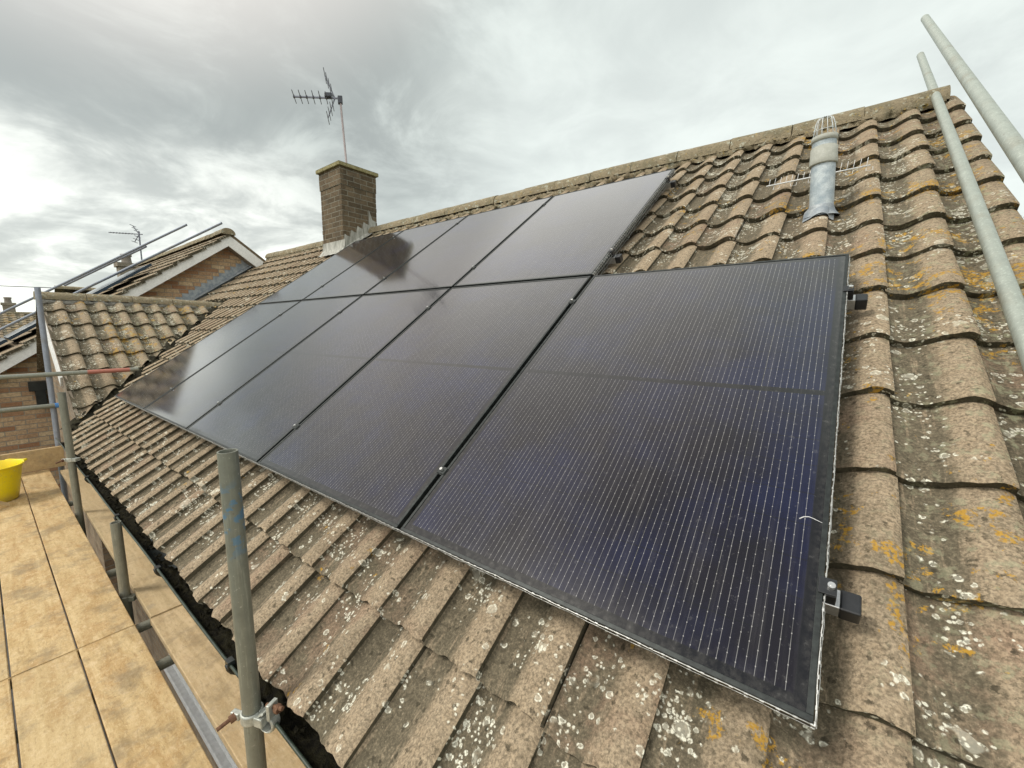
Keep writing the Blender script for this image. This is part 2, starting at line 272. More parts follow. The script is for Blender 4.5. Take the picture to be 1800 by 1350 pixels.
# ------------------------------------------------------------------ mesh helper
class MB:
    def __init__(s): s.v = []; s.f = []; s.uv = []; s.sm = []; s.a = []; s.mi = []
    def add(s, vs, fs, uvs=None, smooth=False, att=None, mi=0):
        b = len(s.v); s.v += [tuple(p) for p in vs]
        for i, f in enumerate(fs):
            s.f.append([b + k for k in f]); s.sm.append(smooth); s.mi.append(mi)
            s.uv.append([tuple(u) for u in uvs[i]] if uvs else None)
        s.a += att if att else [(0.5, 0.5)] * len(vs)
        return s
    def box(s, lo, hi, F=None, mi=0):
        """axis box in frame F (function xyz -> world)"""
        F = F or (lambda x, y, z: (x, y, z))
        (a, b, c), (d, e, f) = lo, hi
        vs = [F(*p) for p in ((a, b, c), (d, b, c), (d, e, c), (a, e, c), (a, b, f), (d, b, f), (d, e, f), (a, e, f))]
        fs = [(0, 3, 2, 1), (4, 5, 6, 7), (0, 1, 5, 4), (1, 2, 6, 5), (2, 3, 7, 6), (3, 0, 4, 7)]
        P = ((a, b, c), (d, b, c), (d, e, c), (a, e, c), (a, b, f), (d, b, f), (d, e, f), (a, e, f))
        ax = [(0, 1), (0, 1), (0, 2), (1, 2), (0, 2), (1, 2)]
        uvs = [[(P[k][ax[i][0]], P[k][ax[i][1]]) for k in fc] for i, fc in enumerate(fs)]
        return s.add(vs, fs, uvs, mi=mi)
    def tube(s, p0, p1, r0, r1=None, n=16, cap=True, hollow=0, mi=0):
        p0, p1 = Vector(p0), Vector(p1); r1 = r0 if r1 is None else r1
        d = (p1 - p0).normalized(); a = d.orthogonal().normalized(); b = d.cross(a)
        ring = lambda p, r: [p + (a * math.cos(TAU * k / n) + b * math.sin(TAU * k / n)) * r for k in range(n)]
        s.add(ring(p0, r0) + ring(p1, r1), [(k, (k + 1) % n, n + (k + 1) % n, n + k) for k in range(n)], smooth=True, mi=mi)
        if hollow:
            for p, r, q in ((p1, r1, -d), (p0, r0, d)):
                s.add(ring(p, r) + ring(p, r - hollow), [(k, (k + 1) % n, n + (k + 1) % n, n + k) for k in range(n)], mi=mi)
                s.add(ring(p, r - hollow) + ring(p + q * .25, r - hollow), [(k, n + k, n + (k + 1) % n, (k + 1) % n) for k in range(n)], smooth=True, mi=mi)
        elif cap:
            s.add(ring(p0, r0), [tuple(range(n))[::-1]], mi=mi); s.add(ring(p1, r1), [tuple(range(n))], mi=mi)
        return s
    def path(s, pts, r, n=8, mi=0, radii=None):
        pts = [Vector(p) for p in pts]; rings = []; a = None
        for i, p in enumerate(pts):
            d = (pts[min(i + 1, len(pts) - 1)] - pts[max(i - 1, 0)]).normalized()
            a = d.orthogonal().normalized() if a is None else (a - d * a.dot(d)).normalized()
            b = d.cross(a); rr = radii[i] if radii else r
            rings += [p + (a * math.cos(TAU * k / n) + b * math.sin(TAU * k / n)) * rr for k in range(n)]
        fs = [(i * n + k, i * n + (k + 1) % n, (i + 1) * n + (k + 1) % n, (i + 1) * n + k) for i in range(len(pts) - 1) for k in range(n)]
        fs += [tuple(range(n))[::-1], tuple(range((len(pts) - 1) * n, len(pts) * n))]
        return s.add(rings, fs, smooth=True, mi=mi)
    def lathe(s, c, prof, n=32, axis=None, mi=0):
        c = Vector(c); z = Vector(axis or (0, 0, 1)).normalized(); x = z.orthogonal().normalized(); y = z.cross(x)
        vs = [c + z * h + (x * math.cos(TAU * k / n) + y * math.sin(TAU * k / n)) * r for r, h in prof for k in range(n)]
        fs = [(i * n + k, i * n + (k + 1) % n, (i + 1) * n + (k + 1) % n, (i + 1) * n + k) for i in range(len(prof) - 1) for k in range(n)]
        return s.add(vs, fs, smooth=True, mi=mi)
    def prism(s, poly, off, mi=0):
        """poly: list of world points, extruded by vector off"""
        off = Vector(off); n = len(poly); P = [Vector(p) for p in poly]
        return s.add(P + [p + off for p in P], [tuple(range(n))[::-1], tuple(range(n, 2 * n))] + [(k, (k + 1) % n, n + (k + 1) % n, n + k) for k in range(n)], mi=mi)
    def build(s, name, mats, parent=None, bevel=0, auto=False):
        me = bpy.data.meshes.new(name); me.from_pydata(s.v, [], s.f); me.update()
        mats = mats if isinstance(mats, (list, tuple)) else [mats]
        for m in mats: me.materials.append(M[m] if isinstance(m, str) else m)
        me.polygons.foreach_set('use_smooth', s.sm); me.polygons.foreach_set('material_index', s.mi)
        if any(u is not None for u in s.uv):
            L = me.uv_layers.new(name='UVMap'); flat = []
            for f, u in zip(s.f, s.uv):
                for k in range(len(f)): flat += u[k] if u else (0, 0)
            L.data.foreach_set('uv', flat)
        if any(a != (0.5, 0.5) for a in s.a):
            for i, nm in enumerate(('s', 'tone')):
                at = me.attributes.new(nm, 'FLOAT', 'POINT'); at.data.foreach_set('value', [a[i] for a in s.a])
        o = bpy.data.objects.new(name, me); COL.objects.link(o)
        if parent:
            o.parent = parent; o.matrix_parent_inverse = parent_inverse(parent)
        if bevel:
            b = o.modifiers.new('bevel', 'BEVEL'); b.width = bevel; b.segments = 2; b.limit_method = 'ANGLE'
        return o

WORLD = {}
def parent_inverse(p):
    m = Matrix.Identity(4); q = p
    chain = []
    while q: chain.append(q); q = q.parent
    for q in reversed(chain): m = m @ (q.matrix_parent_inverse if q.parent else Matrix.Identity(4)) @ Matrix.LocRotScale(q.location, q.rotation_euler, q.scale)
    return m.inverted()
def tag(o, label, cat, group=None, kind=None):
    if label: o['label'] = label
    if cat: o['category'] = cat
    if group: o['group'] = group
    if kind: o['kind'] = kind
    return o
def empty(name, loc, label, cat, group=None):
    o = bpy.data.objects.new(name, None); COL.objects.link(o); o.location = loc; o.empty_display_size = .1
    return tag(o, label, cat, group)

# roof frames -------------------------------------------------------
def RF(u, v, w): return (u, v * CP - w * SP, v * SP + w * CP)
UP_V = Vector((0, CP, SP)); UP_W = Vector((0, -SP, CP))
WA = math.radians(35); WC, WS = math.cos(WA), math.sin(WA)
WO = Vector((-6.143, -.254, -.301))
def WF(u, v, w):   # wing slope: u = world y, v up slope towards -x
    return (WO.x - v * WC + w * WS, u, WO.z + v * WS + w * WC)

# ------------------------------------------------------------------ tiles
PROF = [(0, .017), (.06, .009), (.13, .003), (.22, 0), (.31, .0013), (.40, .0065), (.49, .0150), (.57, .0240), (.65, .0325), (.73, .0395), (.80, .0433), (.87, .0440), (.93, .0412), (.97, .0370), (1.0, .031)]
def prof(s):
    for (a, p), (b, q) in zip(PROF, PROF[1:]):
        if s <= b + 1e-9:
            t = (s - a) / (b - a); return p + (q - p) * t
    return PROF[-1][1]
def tiles(mb, F, u_edges, rows, gauge, base, ns=14, nv=4, jit=1.0, thick=.030, keep=None, shear=0.0, seed=1, pw=None, tail=.05):
    r = random.Random(seed); S = [k / ns for k in range(ns + 1)]
    for ri, v0 in enumerate(rows):
        for u0 in u_edges:
            w_ = pw
            if keep and not keep(u0 + w_ / 2, v0 + gauge / 2): 
                for _ in range(6): r.random()
                continue
            du, dv, dw, rot, tn = r.gauss(0, .0022) * jit, r.gauss(0, .0035) * jit, r.gauss(0, .0012) * jit, r.gauss(0, .005) * jit, r.random()
            ph = r.random() * 9
            VV = [0, .008] + [gauge * k / nv for k in range(1, nv)] + [gauge, gauge + tail]
            vs, att, uvs = [], [], []
            for j, vv in enumerate(VV):
                for s_ in S:
                    u = u0 + s_ * (w_ + .004); v = v0 + vv
                    wob = .0055 * jit * (math.sin(s_ * 9 + ph) + .6 * math.sin(s_ * 23 + ph * 3)) * .5 if j < 2 else 0
                    uu = u + du + rot * (vv - gauge / 2) - shear * v; v2 = v + dv + wob - rot * (s_ - .5) * w_
                    h = base + prof(s_) + thick * (1 - vv / gauge) + dw - (.004 if j == 0 else 0)
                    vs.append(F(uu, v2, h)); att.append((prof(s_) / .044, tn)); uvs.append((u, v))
            n = ns + 1; nb = len(vs); fs = [(j * n + k, j * n + k + 1, (j + 1) * n + k + 1, (j + 1) * n + k) for j in range(len(VV) - 1) for k in range(ns)]
            # front face (to underside) and right side face
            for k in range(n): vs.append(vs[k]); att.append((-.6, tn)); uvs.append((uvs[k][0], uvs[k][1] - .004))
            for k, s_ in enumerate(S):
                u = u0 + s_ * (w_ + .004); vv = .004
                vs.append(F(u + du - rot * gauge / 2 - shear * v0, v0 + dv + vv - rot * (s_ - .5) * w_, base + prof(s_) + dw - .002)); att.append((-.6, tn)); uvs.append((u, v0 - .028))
            fs2 = [(nb + n + k, nb + n + k + 1, nb + k + 1, nb + k) for k in range(ns)]
            nb3 = len(vs)
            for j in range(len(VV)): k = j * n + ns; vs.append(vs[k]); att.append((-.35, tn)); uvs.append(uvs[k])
            nb2 = len(vs)
            for j, vv in enumerate(VV):
                u = u0 + w_ + .003
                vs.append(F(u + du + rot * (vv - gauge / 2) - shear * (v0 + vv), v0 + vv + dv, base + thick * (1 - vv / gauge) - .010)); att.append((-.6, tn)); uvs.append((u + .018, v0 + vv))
            fs3 = [(nb3 + j, nb2 + j, nb2 + j + 1, nb3 + j + 1) for j in range(len(VV) - 1)]
            mb.add(vs, fs, [[uvs[k] for k in f] for f in fs], True, att)
            b = len(mb.v) - len(vs)
            for f in fs2 + fs3:
                mb.f.append([b + k for k in f]); mb.sm.append(False); mb.uv.append([uvs[k] for k in f]); mb.mi.append(0)
    return mb
def bisect(o, co, no):
    import bmesh
    bm = bmesh.new(); bm.from_mesh(o.data)
    bmesh.ops.bisect_plane(bm, geom=bm.verts[:] + bm.edges[:] + bm.faces[:], plane_co=co, plane_no=no, clear_outer=True, dist=1e-5)
    bm.to_mesh(o.data); bm.free(); o.data.update()
def join_meshes(a, b):
    import bmesh
    bm = bmesh.new(); bm.from_mesh(a.data); bm.from_mesh(b.data); bm.to_mesh(a.data); bm.free(); bpy.data.objects.remove(b)

# ================================================================== MAIN HOUSE
house = empty('brick_house', (-3.0, 1.5, -3.0), 'the near house with the lichen-spotted concrete tile roof that carries the black solar panels', 'house')
GA, PW, BASE, SHEAR = .303, .2075, -.161, .011
EDGE0 = .130 + .011            # right edge of the roll of one tile column
VROW = [-.527 + GA * k for k in range(15)]
cols = [EDGE0 + PW * k - PW for k in range(-50, 3)]     # left edges
right_cols = [c for c in cols if c > -6.9]
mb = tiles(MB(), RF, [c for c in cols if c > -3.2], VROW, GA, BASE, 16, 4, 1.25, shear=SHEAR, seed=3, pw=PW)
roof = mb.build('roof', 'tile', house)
mb = tiles(MB(), RF, [c for c in cols if -8.7 < c <= -3.2], VROW[:9], GA, BASE, 10, 3, shear=SHEAR, seed=5, pw=PW,
           keep=lambda u, v: u > -6.0 - (v + .527) * .82 - .75)
low = mb.build('roof_low', 'tile')
VDIR = Vector((-1.897, 1.984, 0)).normalized(); VN = Vector((-VDIR.y, VDIR.x, 0))   # points to -x,-y (wing side)
if VN.x > 0: VN = -VN
bisect(low, WO - VN * .05, VN)
mb = tiles(MB(), RF, [c for c in cols if -10.05 < c <= -3.2], VROW[9:], GA, BASE, 10, 3, shear=SHEAR, seed=6, pw=PW)
top = mb.build('roof_top', 'tile'); bisect(top, Vector((-9.99, 0, 0)), Vector((-1, 0, 0)))
join_meshes(roof, low); join_meshes(roof, top)
roof['label'] = 'main roof slope of interlocking roll tiles with pale lichen rings'

# back slope (plain tiled sheet seen only from the side) and felt underlay
mb = MB()
yr, zr = 3.37, 2.22
mb.add([(-10, yr, zr - .02), (.48, yr, zr - .02), (.48, yr + 3.4, zr - .02 - 3.4 * .7), (-10, yr + 3.4, zr - .02 - 3.4 * .7)], [(0, 1, 2, 3)], [[(0, 0), (10, 0), (10, 4), (0, 4)]], att=[(.4, .4)] * 4)
mb.build('rear_roof', 'tile_far', house)
mb = MB()
p = [RF(-6.1, -.5, -.195), RF(.44, -.5, -.195), RF(.44, 4.0, -.195), RF(-9.9, 4.0, -.195), RF(-9.9, 2.4, -.195), RF(-8.2, 2.1, -.195)]
mb.prism(p, UP_W * -.02); mb.build('roof_deck', 'brownwood', house)

# ridge tiles: half rounds bedded on mortar
def ridge_run(mb, pts, seg, r, rng, drop=.105):
    """pts polyline of the crown; half round caps along it"""
    P = [Vector(p) for p in pts]
    L = [0]
    for a, b in zip(P, P[1:]): L.append(L[-1] + (b - a).length)
    def at(t):
        for i in range(len(P) - 1):
            if t <= L[i + 1] or i == len(P) - 2: return P[i].lerp(P[i + 1], (t - L[i]) / (L[i + 1] - L[i]))
    n = max(1, int(L[-1] / seg)); N = 12
    for k in range(n):
        a, b = at(L[-1] * k / n + .003), at(L[-1] * (k + 1) / n - .003)
        d = (b - a).normalized(); side = d.cross(Vector((0, 0, 1))).normalized(); up = side.cross(d)
        off = Vector((rng.gauss(0, .002), rng.gauss(0, .002), rng.gauss(0, .0025)))
        vs, att = [], []
        m = 5
        for j in range(m + 1):
            c = a.lerp(b, j / m) + off
            for i in range(N + 1):
                th = math.pi * i / N; rr = r + rng.gauss(0, .0018)
                w = side * (math.cos(th) * rr * 1.05) + up * ((math.sin(th) ** .8 if math.sin(th) > 0 else 0) * (drop) - drop)
                vs.append(c + w)
        fs = [(j * (N + 1) + i, j * (N + 1) + i + 1, (j + 1) * (N + 1) + i + 1, (j + 1) * (N + 1) + i) for j in range(m) for i in range(N)]
        b0 = list(range(N + 1)); e0 = [m * (N + 1) + i for i in range(N + 1)]
        mb.add(vs, fs, smooth=True); mb.add([vs[i] for i in b0], [tuple(range(N + 1))]); mb.add([vs[i] for i in e0], [tuple(range(N + 1))[::-1]])
rc = [(x if i in (0, 7) else -.028 + (x + .028) * 1.0636, yr, .673 + (z - .673) * 1.0636 - .003) for i, (x, z) in enumerate([(-9.95, 2.222), (-7.3, 2.20), (-5.7, 2.222), (-3.66, 2.220), (-2.06, 2.214), (-1.25, 2.206), (-.26, 2.182), (.462, 2.195)])]
mb = MB(); ridge_run(mb, rc, .42, .118, random.Random(2), .122); ridge = mb.build('ridge', 'ridge', house)
# lumpy mortar bedding below the ridge tiles
def lump_strip(mb, a, b, wid, hei, up, side, n, rng):
    a, b, up, side = Vector(a), Vector(b), Vector(up), Vector(side); K = 7; vs = []
    for j in range(n + 1):
        c = a.lerp(b, j / n)
        for i in range(K):
            th = math.pi * i / (K - 1)
            k = 1 + rng.gauss(0, .22)
            vs.append(c + side * (math.cos(th) * wid * k) + up * (math.sin(th) * hei * k))
    fs = [(j * K + i, j * K + i + 1, (j + 1) * K + i + 1, (j + 1) * K + i) for j in range(n) for i in range(K - 1)]
    mb.add(vs, fs, smooth=True)
mb = MB()
lump_strip(mb, RF(-9.9, 3.945, -.125), RF(.44, 3.945, -.125), .06, .045, UP_W, UP_V, 420, random.Random(4))
mb.build('ridge_mortar', 'ridge', ridge)

# ---- verge on the right: cut mortar and gable wall
mb = MB()
mb.prism([RF(.452, -.53, -.16), RF(.452, 4.02, -.16), RF(.452, 4.02, -.19), RF(.452, -.53, -.19)], (-.03, 0, 0))
mb.build('verge_mortar', 'mortar', house)

# ---- walls
mb = MB()
def wallquad(mb, pts, uvs): mb.add(pts, [tuple(range(len(pts)))], [uvs])
GZ = -3.0; YW = -.05
# front wall with a window opening at x -4.45..-2.6
def vwall_x(mb, x0, x1, z0, z1, y): wallquad(mb, [(x0, y, z0), (x1, y, z0), (x1, y, z1), (x0, y, z1)], [(x0, z0), (x1, z0), (x1, z1), (x0, z1)])
WX0, WX1, WZ0, WZ1 = -4.3, -2.72, -2.15, -.95
vwall_x(mb, -6.2, WX0, GZ, -.35, YW); vwall_x(mb, WX1, .3, GZ, -.35, YW); vwall_x(mb, WX0, WX1, GZ, WZ0, YW); vwall_x(mb, WX0, WX1, WZ1, -.35, YW)
# right gable wall
yb = 6.3
wallquad(mb, [(.3, YW, GZ), (.3, yb, GZ), (.3, yb, -.35), (.3, yr, 2.08), (.3, YW, -.30)], [(YW, GZ), (yb, GZ), (yb, -.35), (yr, 2.08), (YW, -.28)])
# wing front gable wall (faces -y), just behind the verge
YG = -.19
wallquad(mb, [(-9.75, YG, GZ), (-6.2, YG, GZ), (-6.2, YG, -.36), (-8.2, YG, 1.02), (-9.75, YG, .0)], [(-9.75, GZ), (-6.2, GZ), (-6.2, -.36), (-8.2, 1.02), (-9.75, 0)])
wallquad(mb, [(-6.2, YG, GZ), (-6.2, YW, GZ), (-6.2, YW, -.36), (-6.2, YG, -.36)], [(YG, GZ), (YW, GZ), (YW, -.36), (YG, -.36)])
mb.build('wall', 'wallbrick', house)
# window
mb = MB(); fr = .065
for lo, hi in (((WX0, YW - .03, WZ0), (WX1, YW + .05, WZ0 + fr)), ((WX0, YW - .03, WZ1 - fr), (WX1, YW + .05, WZ1)), ((WX0, YW - .03, WZ0 + fr), (WX0 + fr, YW + .05, WZ1 - fr)), ((WX1 - fr, YW - .03, WZ0 + fr), (WX1, YW + .05, WZ1 - fr)), ((-3.53, YW - .027, WZ0 + fr), (-3.46, YW + .05, WZ1 - fr))): mb.box(lo, hi)
win = mb.build('window', 'upvc', house, .006)
MB().box((WX0 + .02, YW + .01, WZ0 + .02), (WX1 - .02, YW + .03, WZ1 - .02)).build('pane', 'window_glass', win)
MB().box((WX0 - .08, YW - .075, WZ0 - .05), (WX1 + .08, YW - .002, WZ0 - .002)).build('sill', 'upvc', win, .008)

# fascia, gutter and its debris
MB().box((-6.15, -.285, -.66), (.42, -.262, -.43)).build('fascia', 'brownwood', house)
MB().box((-6.15, -.262, -.66), (.3, YW, -.645)).build('soffit', 'white', house)
GY, GZt, GR = -.3465, -.445, .056
mb = MB(); N = 14; X = np.linspace(-6.28, 1.4, 60)
def gsag(x): return .004 * math.sin(x * 1.7) + .003 * math.sin(x * 4.1)
for rr, flip in ((GR, 0), (GR - .004, 1)):
    vs = [(x, GY + rr * math.cos(math.pi + math.pi * i / N), GZt + gsag(x) + rr * math.sin(math.pi + math.pi * i / N)) for x in X for i in range(N + 1)]
    fs = [(j * (N + 1) + i, j * (N + 1) + i + 1, (j + 1) * (N + 1) + i + 1, (j + 1) * (N + 1) + i) for j in range(len(X) - 1) for i in range(N)]
    mb.add(vs, [f[::-1] for f in fs] if flip else fs, smooth=True)
gut = mb.build('gutter', 'gutter', house)
mb = MB()
for yy in (GY - GR + .001,):
    mb.path([(x, yy, GZt + gsag(x)) for x in X], .0052, 8)
mb.build('gutter_lip', 'gutterlip', gut)
for bx in (-5.35, -4.42, -3.35, -2.45, -1.55, -.6):
    mb = MB()
    mb.path([(bx, GY - math.cos(a) * (GR + .006), GZt + gsag(bx) - math.sin(a) * (GR + .003)) for a in [math.pi * k / 10 for k in range(11)]], .007, 6)
    mb.box((bx - .014, GY - GR - .007, GZt - .014), (bx + .014, GY - GR + .014, GZt + .011))
    mb.build('gutter_bracket', 'gutter', gut)
mb = MB(); r = random.Random(12); nx, ny = 420, 9; vs = []
for i in range(nx + 1):
    x = -6.2 + 7.5 * i / nx; lvl = -.030 + .012 * math.sin(x * 3.1) + .010 * math.sin(x * 7.7 + 1)
    for j in range(ny + 1):
        t_ = j / ny; y = GY - GR + .006 + t_ * (2 * GR - .012)
        z = GZt + lvl + r.gauss(0, .006) + .010 * math.sin(x * 41 + j) * math.sin(j * 1.3 + x * 13) - .010 * (2 * t_ - 1) ** 2
        ylim = (y - GY); zmin = GZt - math.sqrt(max(0, (GR - .005) ** 2 - ylim ** 2)) + .002
        vs.append((x, y, max(z, zmin)))
fs = [(i * (ny + 1) + j, (i + 1) * (ny + 1) + j, (i + 1) * (ny + 1) + j + 1, i * (ny + 1) + j + 1) for i in range(nx) for j in range(ny)]
mb.add(vs, fs, smooth=True)
for k in range(260):   # clumps and twigs
    x = r.uniform(-6.1, .6); y = GY + r.uniform(-.035, .03); z = GZt - .02; s_ = r.uniform(.006, .02)
    c = Vector((x, y, z)); pts = [c + Vector((r.uniform(-1, 1), r.uniform(-1, 1), r.uniform(-.3, 1))) * s_ for _ in range(5)]
    mb.add(pts, [(0, 1, 2), (0, 2, 3), (0, 3, 4), (1, 2, 4)])
mo = mb.build('moss', 'moss', gut); mo['kind'] = 'stuff'

# ---- chimney
chx1, chx0, chy0, chy1 = -6.10, -6.70, 2.825, 3.425
mb = MB()
def brickbox(mb, x0, x1, y0, y1, z0, z1):
    q = [((x0, y0), (x1, y0), 0), ((x1, y0), (x1, y1), 1), ((x1, y1), (x0, y1), 0), ((x0, y1), (x0, y0), 1)]
    for (a, b, ax) in q:
        ua, ub = a[ax] + ax * .11, b[ax] + ax * .11
        mb.add([(*a, z0), (*b, z0), (*b, z1), (*a, z1)], [(0, 1, 2, 3)], [[(ua, z0), (ub, z0), (ub, z1), (ua, z1)]])
    mb.add([(x0, y0, z1), (x1, y0, z1), (x1, y1, z1), (x0, y1, z1)], [(0, 1, 2, 3)], [[(x0, y0), (x1, y0), (x1, y1), (x0, y1)]])
    mb.add([(x0, y0, z0), (x1, y0, z0), (x1, y1, z0), (x0, y1, z0)], [(3, 2, 1, 0)], [[(x0, y1), (x1, y1), (x1, y0), (x0, y0)]])
brickbox(mb, chx0, chx1, chy0, chy1, 1.2, 2.85)
brickbox(mb, chx0 - .010, chx1 + .010, chy0 - .010, chy1 + .010, 2.8505, 3.105)
# course by course irregular brick edges
r = random.Random(9)
for k in range(22):
    z = 1.725 + .075 * k
    if z > 3.02: break
    e = .010 if z > 2.85 else 0
    for (x, y) in ((chx1 + e, chy0 - e), (chx0 - e, chy0 - e), (chx1 + e, chy1 + e)):
        j = r.uniform(.001, .006); q = .05
        i0 = len(mb.uv)
        mb.box((x - q if x > -6.4 else x - j, y - j if y < 3 else y - q, z + .006), (x + j if x > -6.4 else x + q, y + q if y < 3 else y + j, z + .069))
        for i in range(i0, len(mb.uv)): mb.uv[i] = [(.05 + .225 * k + u_ * .01, .0375 + v_ * .002) for u_, v_ in mb.uv[i]]
chim = mb.build('chimney', 'chimbrick', house)
mb = MB()
mb.box((chx0 - .045, chy0 - .045, 3.108), (chx1 + .045, chy1 + .045, 3.162))
mb.add([(chx0 - .042, chy0 - .042, 3.163), (chx1 + .042, chy0 - .042, 3.163), (chx1 + .042, chy1 + .042, 3.163), (chx0 - .042, chy1 + .042, 3.163), (-6.4, 3.125, 3.19)], [(0, 1, 4), (1, 2, 4), (2, 3, 4), (3, 0, 4)])
mb.build('chimney_cap', 'chimcap', chim, .01)
MB().tube((-6.4, 3.125, 3.17), (-6.4, 3.125, 3.195), .12, .10, 20).build('flue_cover', 'pot', chim)
# stepped lead flashing on the +x face, apron at the front
mb = MB()
zroof = lambda y: (y * SP / CP) - .085 / CP    # tile level above y
y = chy0 + .005
for k in range(5):
    y1_ = y + .112; tip = .24 if k < 4 else .36
    mb.prism([(chx1 + .004, y - .02, zroof(y) - .03), (chx1 + .004, y1_ + .01, zroof(y1_) - .03), (chx1 + .004, y1_ + .01, zroof(y1_) + .13), (chx1 + .004, y + .055, zroof(y) + .22), (chx1 + .004, y + (.012 if k < 4 else .0), zroof(y) + tip), (chx1 + .004, y - .005, zroof(y) + .17)], (.006 + .003 * k, 0, 0)); y = y1_
za = zroof(chy0)
nA = 14
vs = []
for i in range(nA + 1):
    x = chx0 - .02 + (chx1 - chx0 + .06) * i / nA; w = .006 * math.sin(i * 2.1)
    vs += [(x, chy0 - .006, za + .16), (x, chy0 - .010 + w, za + .05), (x, chy0 - .06, zroof(chy0 - .06) + .02 + w), (x, chy0 - .10 + w, zroof(chy0 - .10) + .012 + w)]
fs = [(i * 4 + j, (i + 1) * 4 + j, (i + 1) * 4 + j + 1, i * 4 + j + 1) for i in range(nA) for j in range(3)]
mb.add(vs, [f[::-1] for f in fs], smooth=True)
# soaker along the side
vs = []
for i in range(11):
    yy = chy0 - .1 + .62 * i / 10; w = .008 * math.sin(i * 1.9)
    vs += [(chx1 + .012, yy, zroof(yy) + .05), (chx1 + .05, yy, zroof(yy) + .012 + w), (chx1 + .13, yy, zroof(yy) + .016 - w)]
mb.add(vs, [(i * 3 + j, i * 3 + j + 1, (i + 1) * 3 + j + 1, (i + 1) * 3 + j) for i in range(10) for j in range(2)], smooth=True)
mb.build('chimney_flashing', 'leadpale', chim)

# ---- wing gable roof on the left
wrows = [-.345 + .3105 * k for k in range(9)]
wcols = [-.05 + .195 * k for k in range(-1, 12)]
mb = tiles(MB(), WF, wcols, wrows, .3105, BASE + .1, 12, 3, 1.1, seed=21, pw=.195, keep=lambda u, v: u < 2.4)
wing = mb.build('wing_roof', 'tile', house)
bisect(wing, WO + VN * .055, -VN)
bisect(wing, Vector(WF(0, 2.47, 0)), Vector((-WC, 0, WS)))
wing['label'] = 'small side slope of roll tiles meeting the main roof in a mossy valley'
RX, RZ = -8.20, 1.15
mb = MB()
mb.add([(RX, -.27, RZ - .07), (RX, 2.4, RZ - .07), (-9.74, 2.4, RZ - .07 - 1.54 * .7), (-9.74, -.27, RZ - .07 - 1.54 * .7)], [(0, 1, 2, 3)], [[(0, 0), (2.6, 0), (2.6, 2), (0, 2)]], att=[(.4, .4)] * 4)
mb.build('wing_rear_roof', 'tile_far', house)
mb = MB(); ridge_run(mb, [(RX, -.28, RZ + .005), (RX, .6, RZ), (RX, 1.4, RZ - .025), (RX, 2.05, RZ - .05)], .44, .115, random.Random(6), .10); wr = mb.build('wing_ridge', 'ridge', house)
mb = MB(); lump_strip(mb, WF(-.25, 2.36, -.04), WF(1.75, 2.36, -.05), .035, .03, (WS, 0, WC), (-WC, 0, WS), 50, random.Random(5)); mb.build('ridge_mortar', 'mortar', wr)
# valley: dark mossy trough
mb = MB(); r = random.Random(14); n = 90; K = 7; vs = []
A = WO + Vector((.045, -.035, -.075)); B = WO + Vector((-2.02, 2.11, 1.43))
for j in range(n + 1):
    t_ = j / n; c = A.lerp(B, t_) + Vector((0, 0, -.035))
    for i in range(K):
        a = (i - (K - 1) / 2) / ((K - 1) / 2)
        vs.append(c + VN * (a * .13) + Vector((0, 0, abs(a) * .055 + r.gauss(0, .011) + (.028 if abs(a) < .8 else 0) * r.random())))
mb.add(vs, [(j * K + i, j * K + i + 1, (j + 1) * K + i + 1, (j + 1) * K + i) for j in range(n) for i in range(K - 1)], smooth=True)
for k in range(200):
    c = A.lerp(B, r.random()) + VN * r.uniform(-.07, .07) + Vector((0, 0, -.0)); s_ = r.uniform(.01, .03)
    pts = [c + Vector((r.uniform(-1, 1), r.uniform(-1, 1), r.uniform(-.5, .8))) * s_ for _ in range(5)]
    mb.add(pts, [(0, 1, 2), (0, 2, 3), (0, 3, 4), (1, 2, 4), (2, 3, 4)], smooth=True)
mb.build('valley', 'valley', house)
# bargeboard of the wing (faces -y)
mb = MB()
def bq(v0, v1, w0, w1, y0, y1): 
    P = [WF(y0, v0, w0), WF(y0, v1, w0), WF(y0, v1, w1), WF(y0, v0, w1)]
    mb.prism(P, (0, y1 - y0, 0))
bq(.15, 2.50, -.24, -.045, -.245, -.215)
mb.build('bargeboard', 'brownwood', house)
mb = MB(); bq(.85, 2.50, -.20, -.07, -.265, -.246); mb.build('barge_trim', 'white', house)
# wing eave: short black gutter end and downpipe
mb = MB()
mb.box((-6.34, -.33, -.52), (-6.2, -.20, -.36)); mb.tube((-6.25, -.15, -.5), (-6.25, -.15, -3.0), .034, n=14); mb.tube((-6.3, -.28, -.45), (-6.25, -.15, -.62), .036, n=14)
mb.build('downpipe', 'gutter', house)

# ================================================================== NEIGHBOURING HOUSE
nb = empty('neighbouring_house', (-13, 1, -3.0), 'buff brick house behind the valley with a white gable bargeboard', 'house')
NX = -10.0; NY, NZ = 2.50, 2.62; T = .735
def nroof(y): return NZ - abs(y - NY) * T
mb = MB()
Z = lambda y: nroof(y) - .12
pts = [(NX, -3.2, GZ), (NX, 7.5, GZ), (NX, 7.5, Z(7.5)), (NX, NY, Z(NY)), (NX, -3.2, Z(-3.2))]
mb.add(pts, [tuple(range(5))], [[(p[1], p[2]) for p in pts]])
mb.build('wall', 'buff', nb)
TA = math.atan(T); TC, TS = math.cos(TA), math.sin(TA)
def NF(u, v, w):   # neighbour front slope; v up slope, origin at eave
    return (u, -2.6 + v * TC - w * TS, nroof(-2.6) + v * TS + w * TC)
VMAX = (NY + 2.6) / TC
mb = tiles(MB(), NF, [-9.72 - .2 * (k + 1) for k in range(34)], [VMAX - .30 * (k + 1) for k in range(20)], .30, -.10, 6, 1, 1.0, seed=31, pw=.2)
nr = mb.build('roof', 'tile_far', nb)
mb = MB()
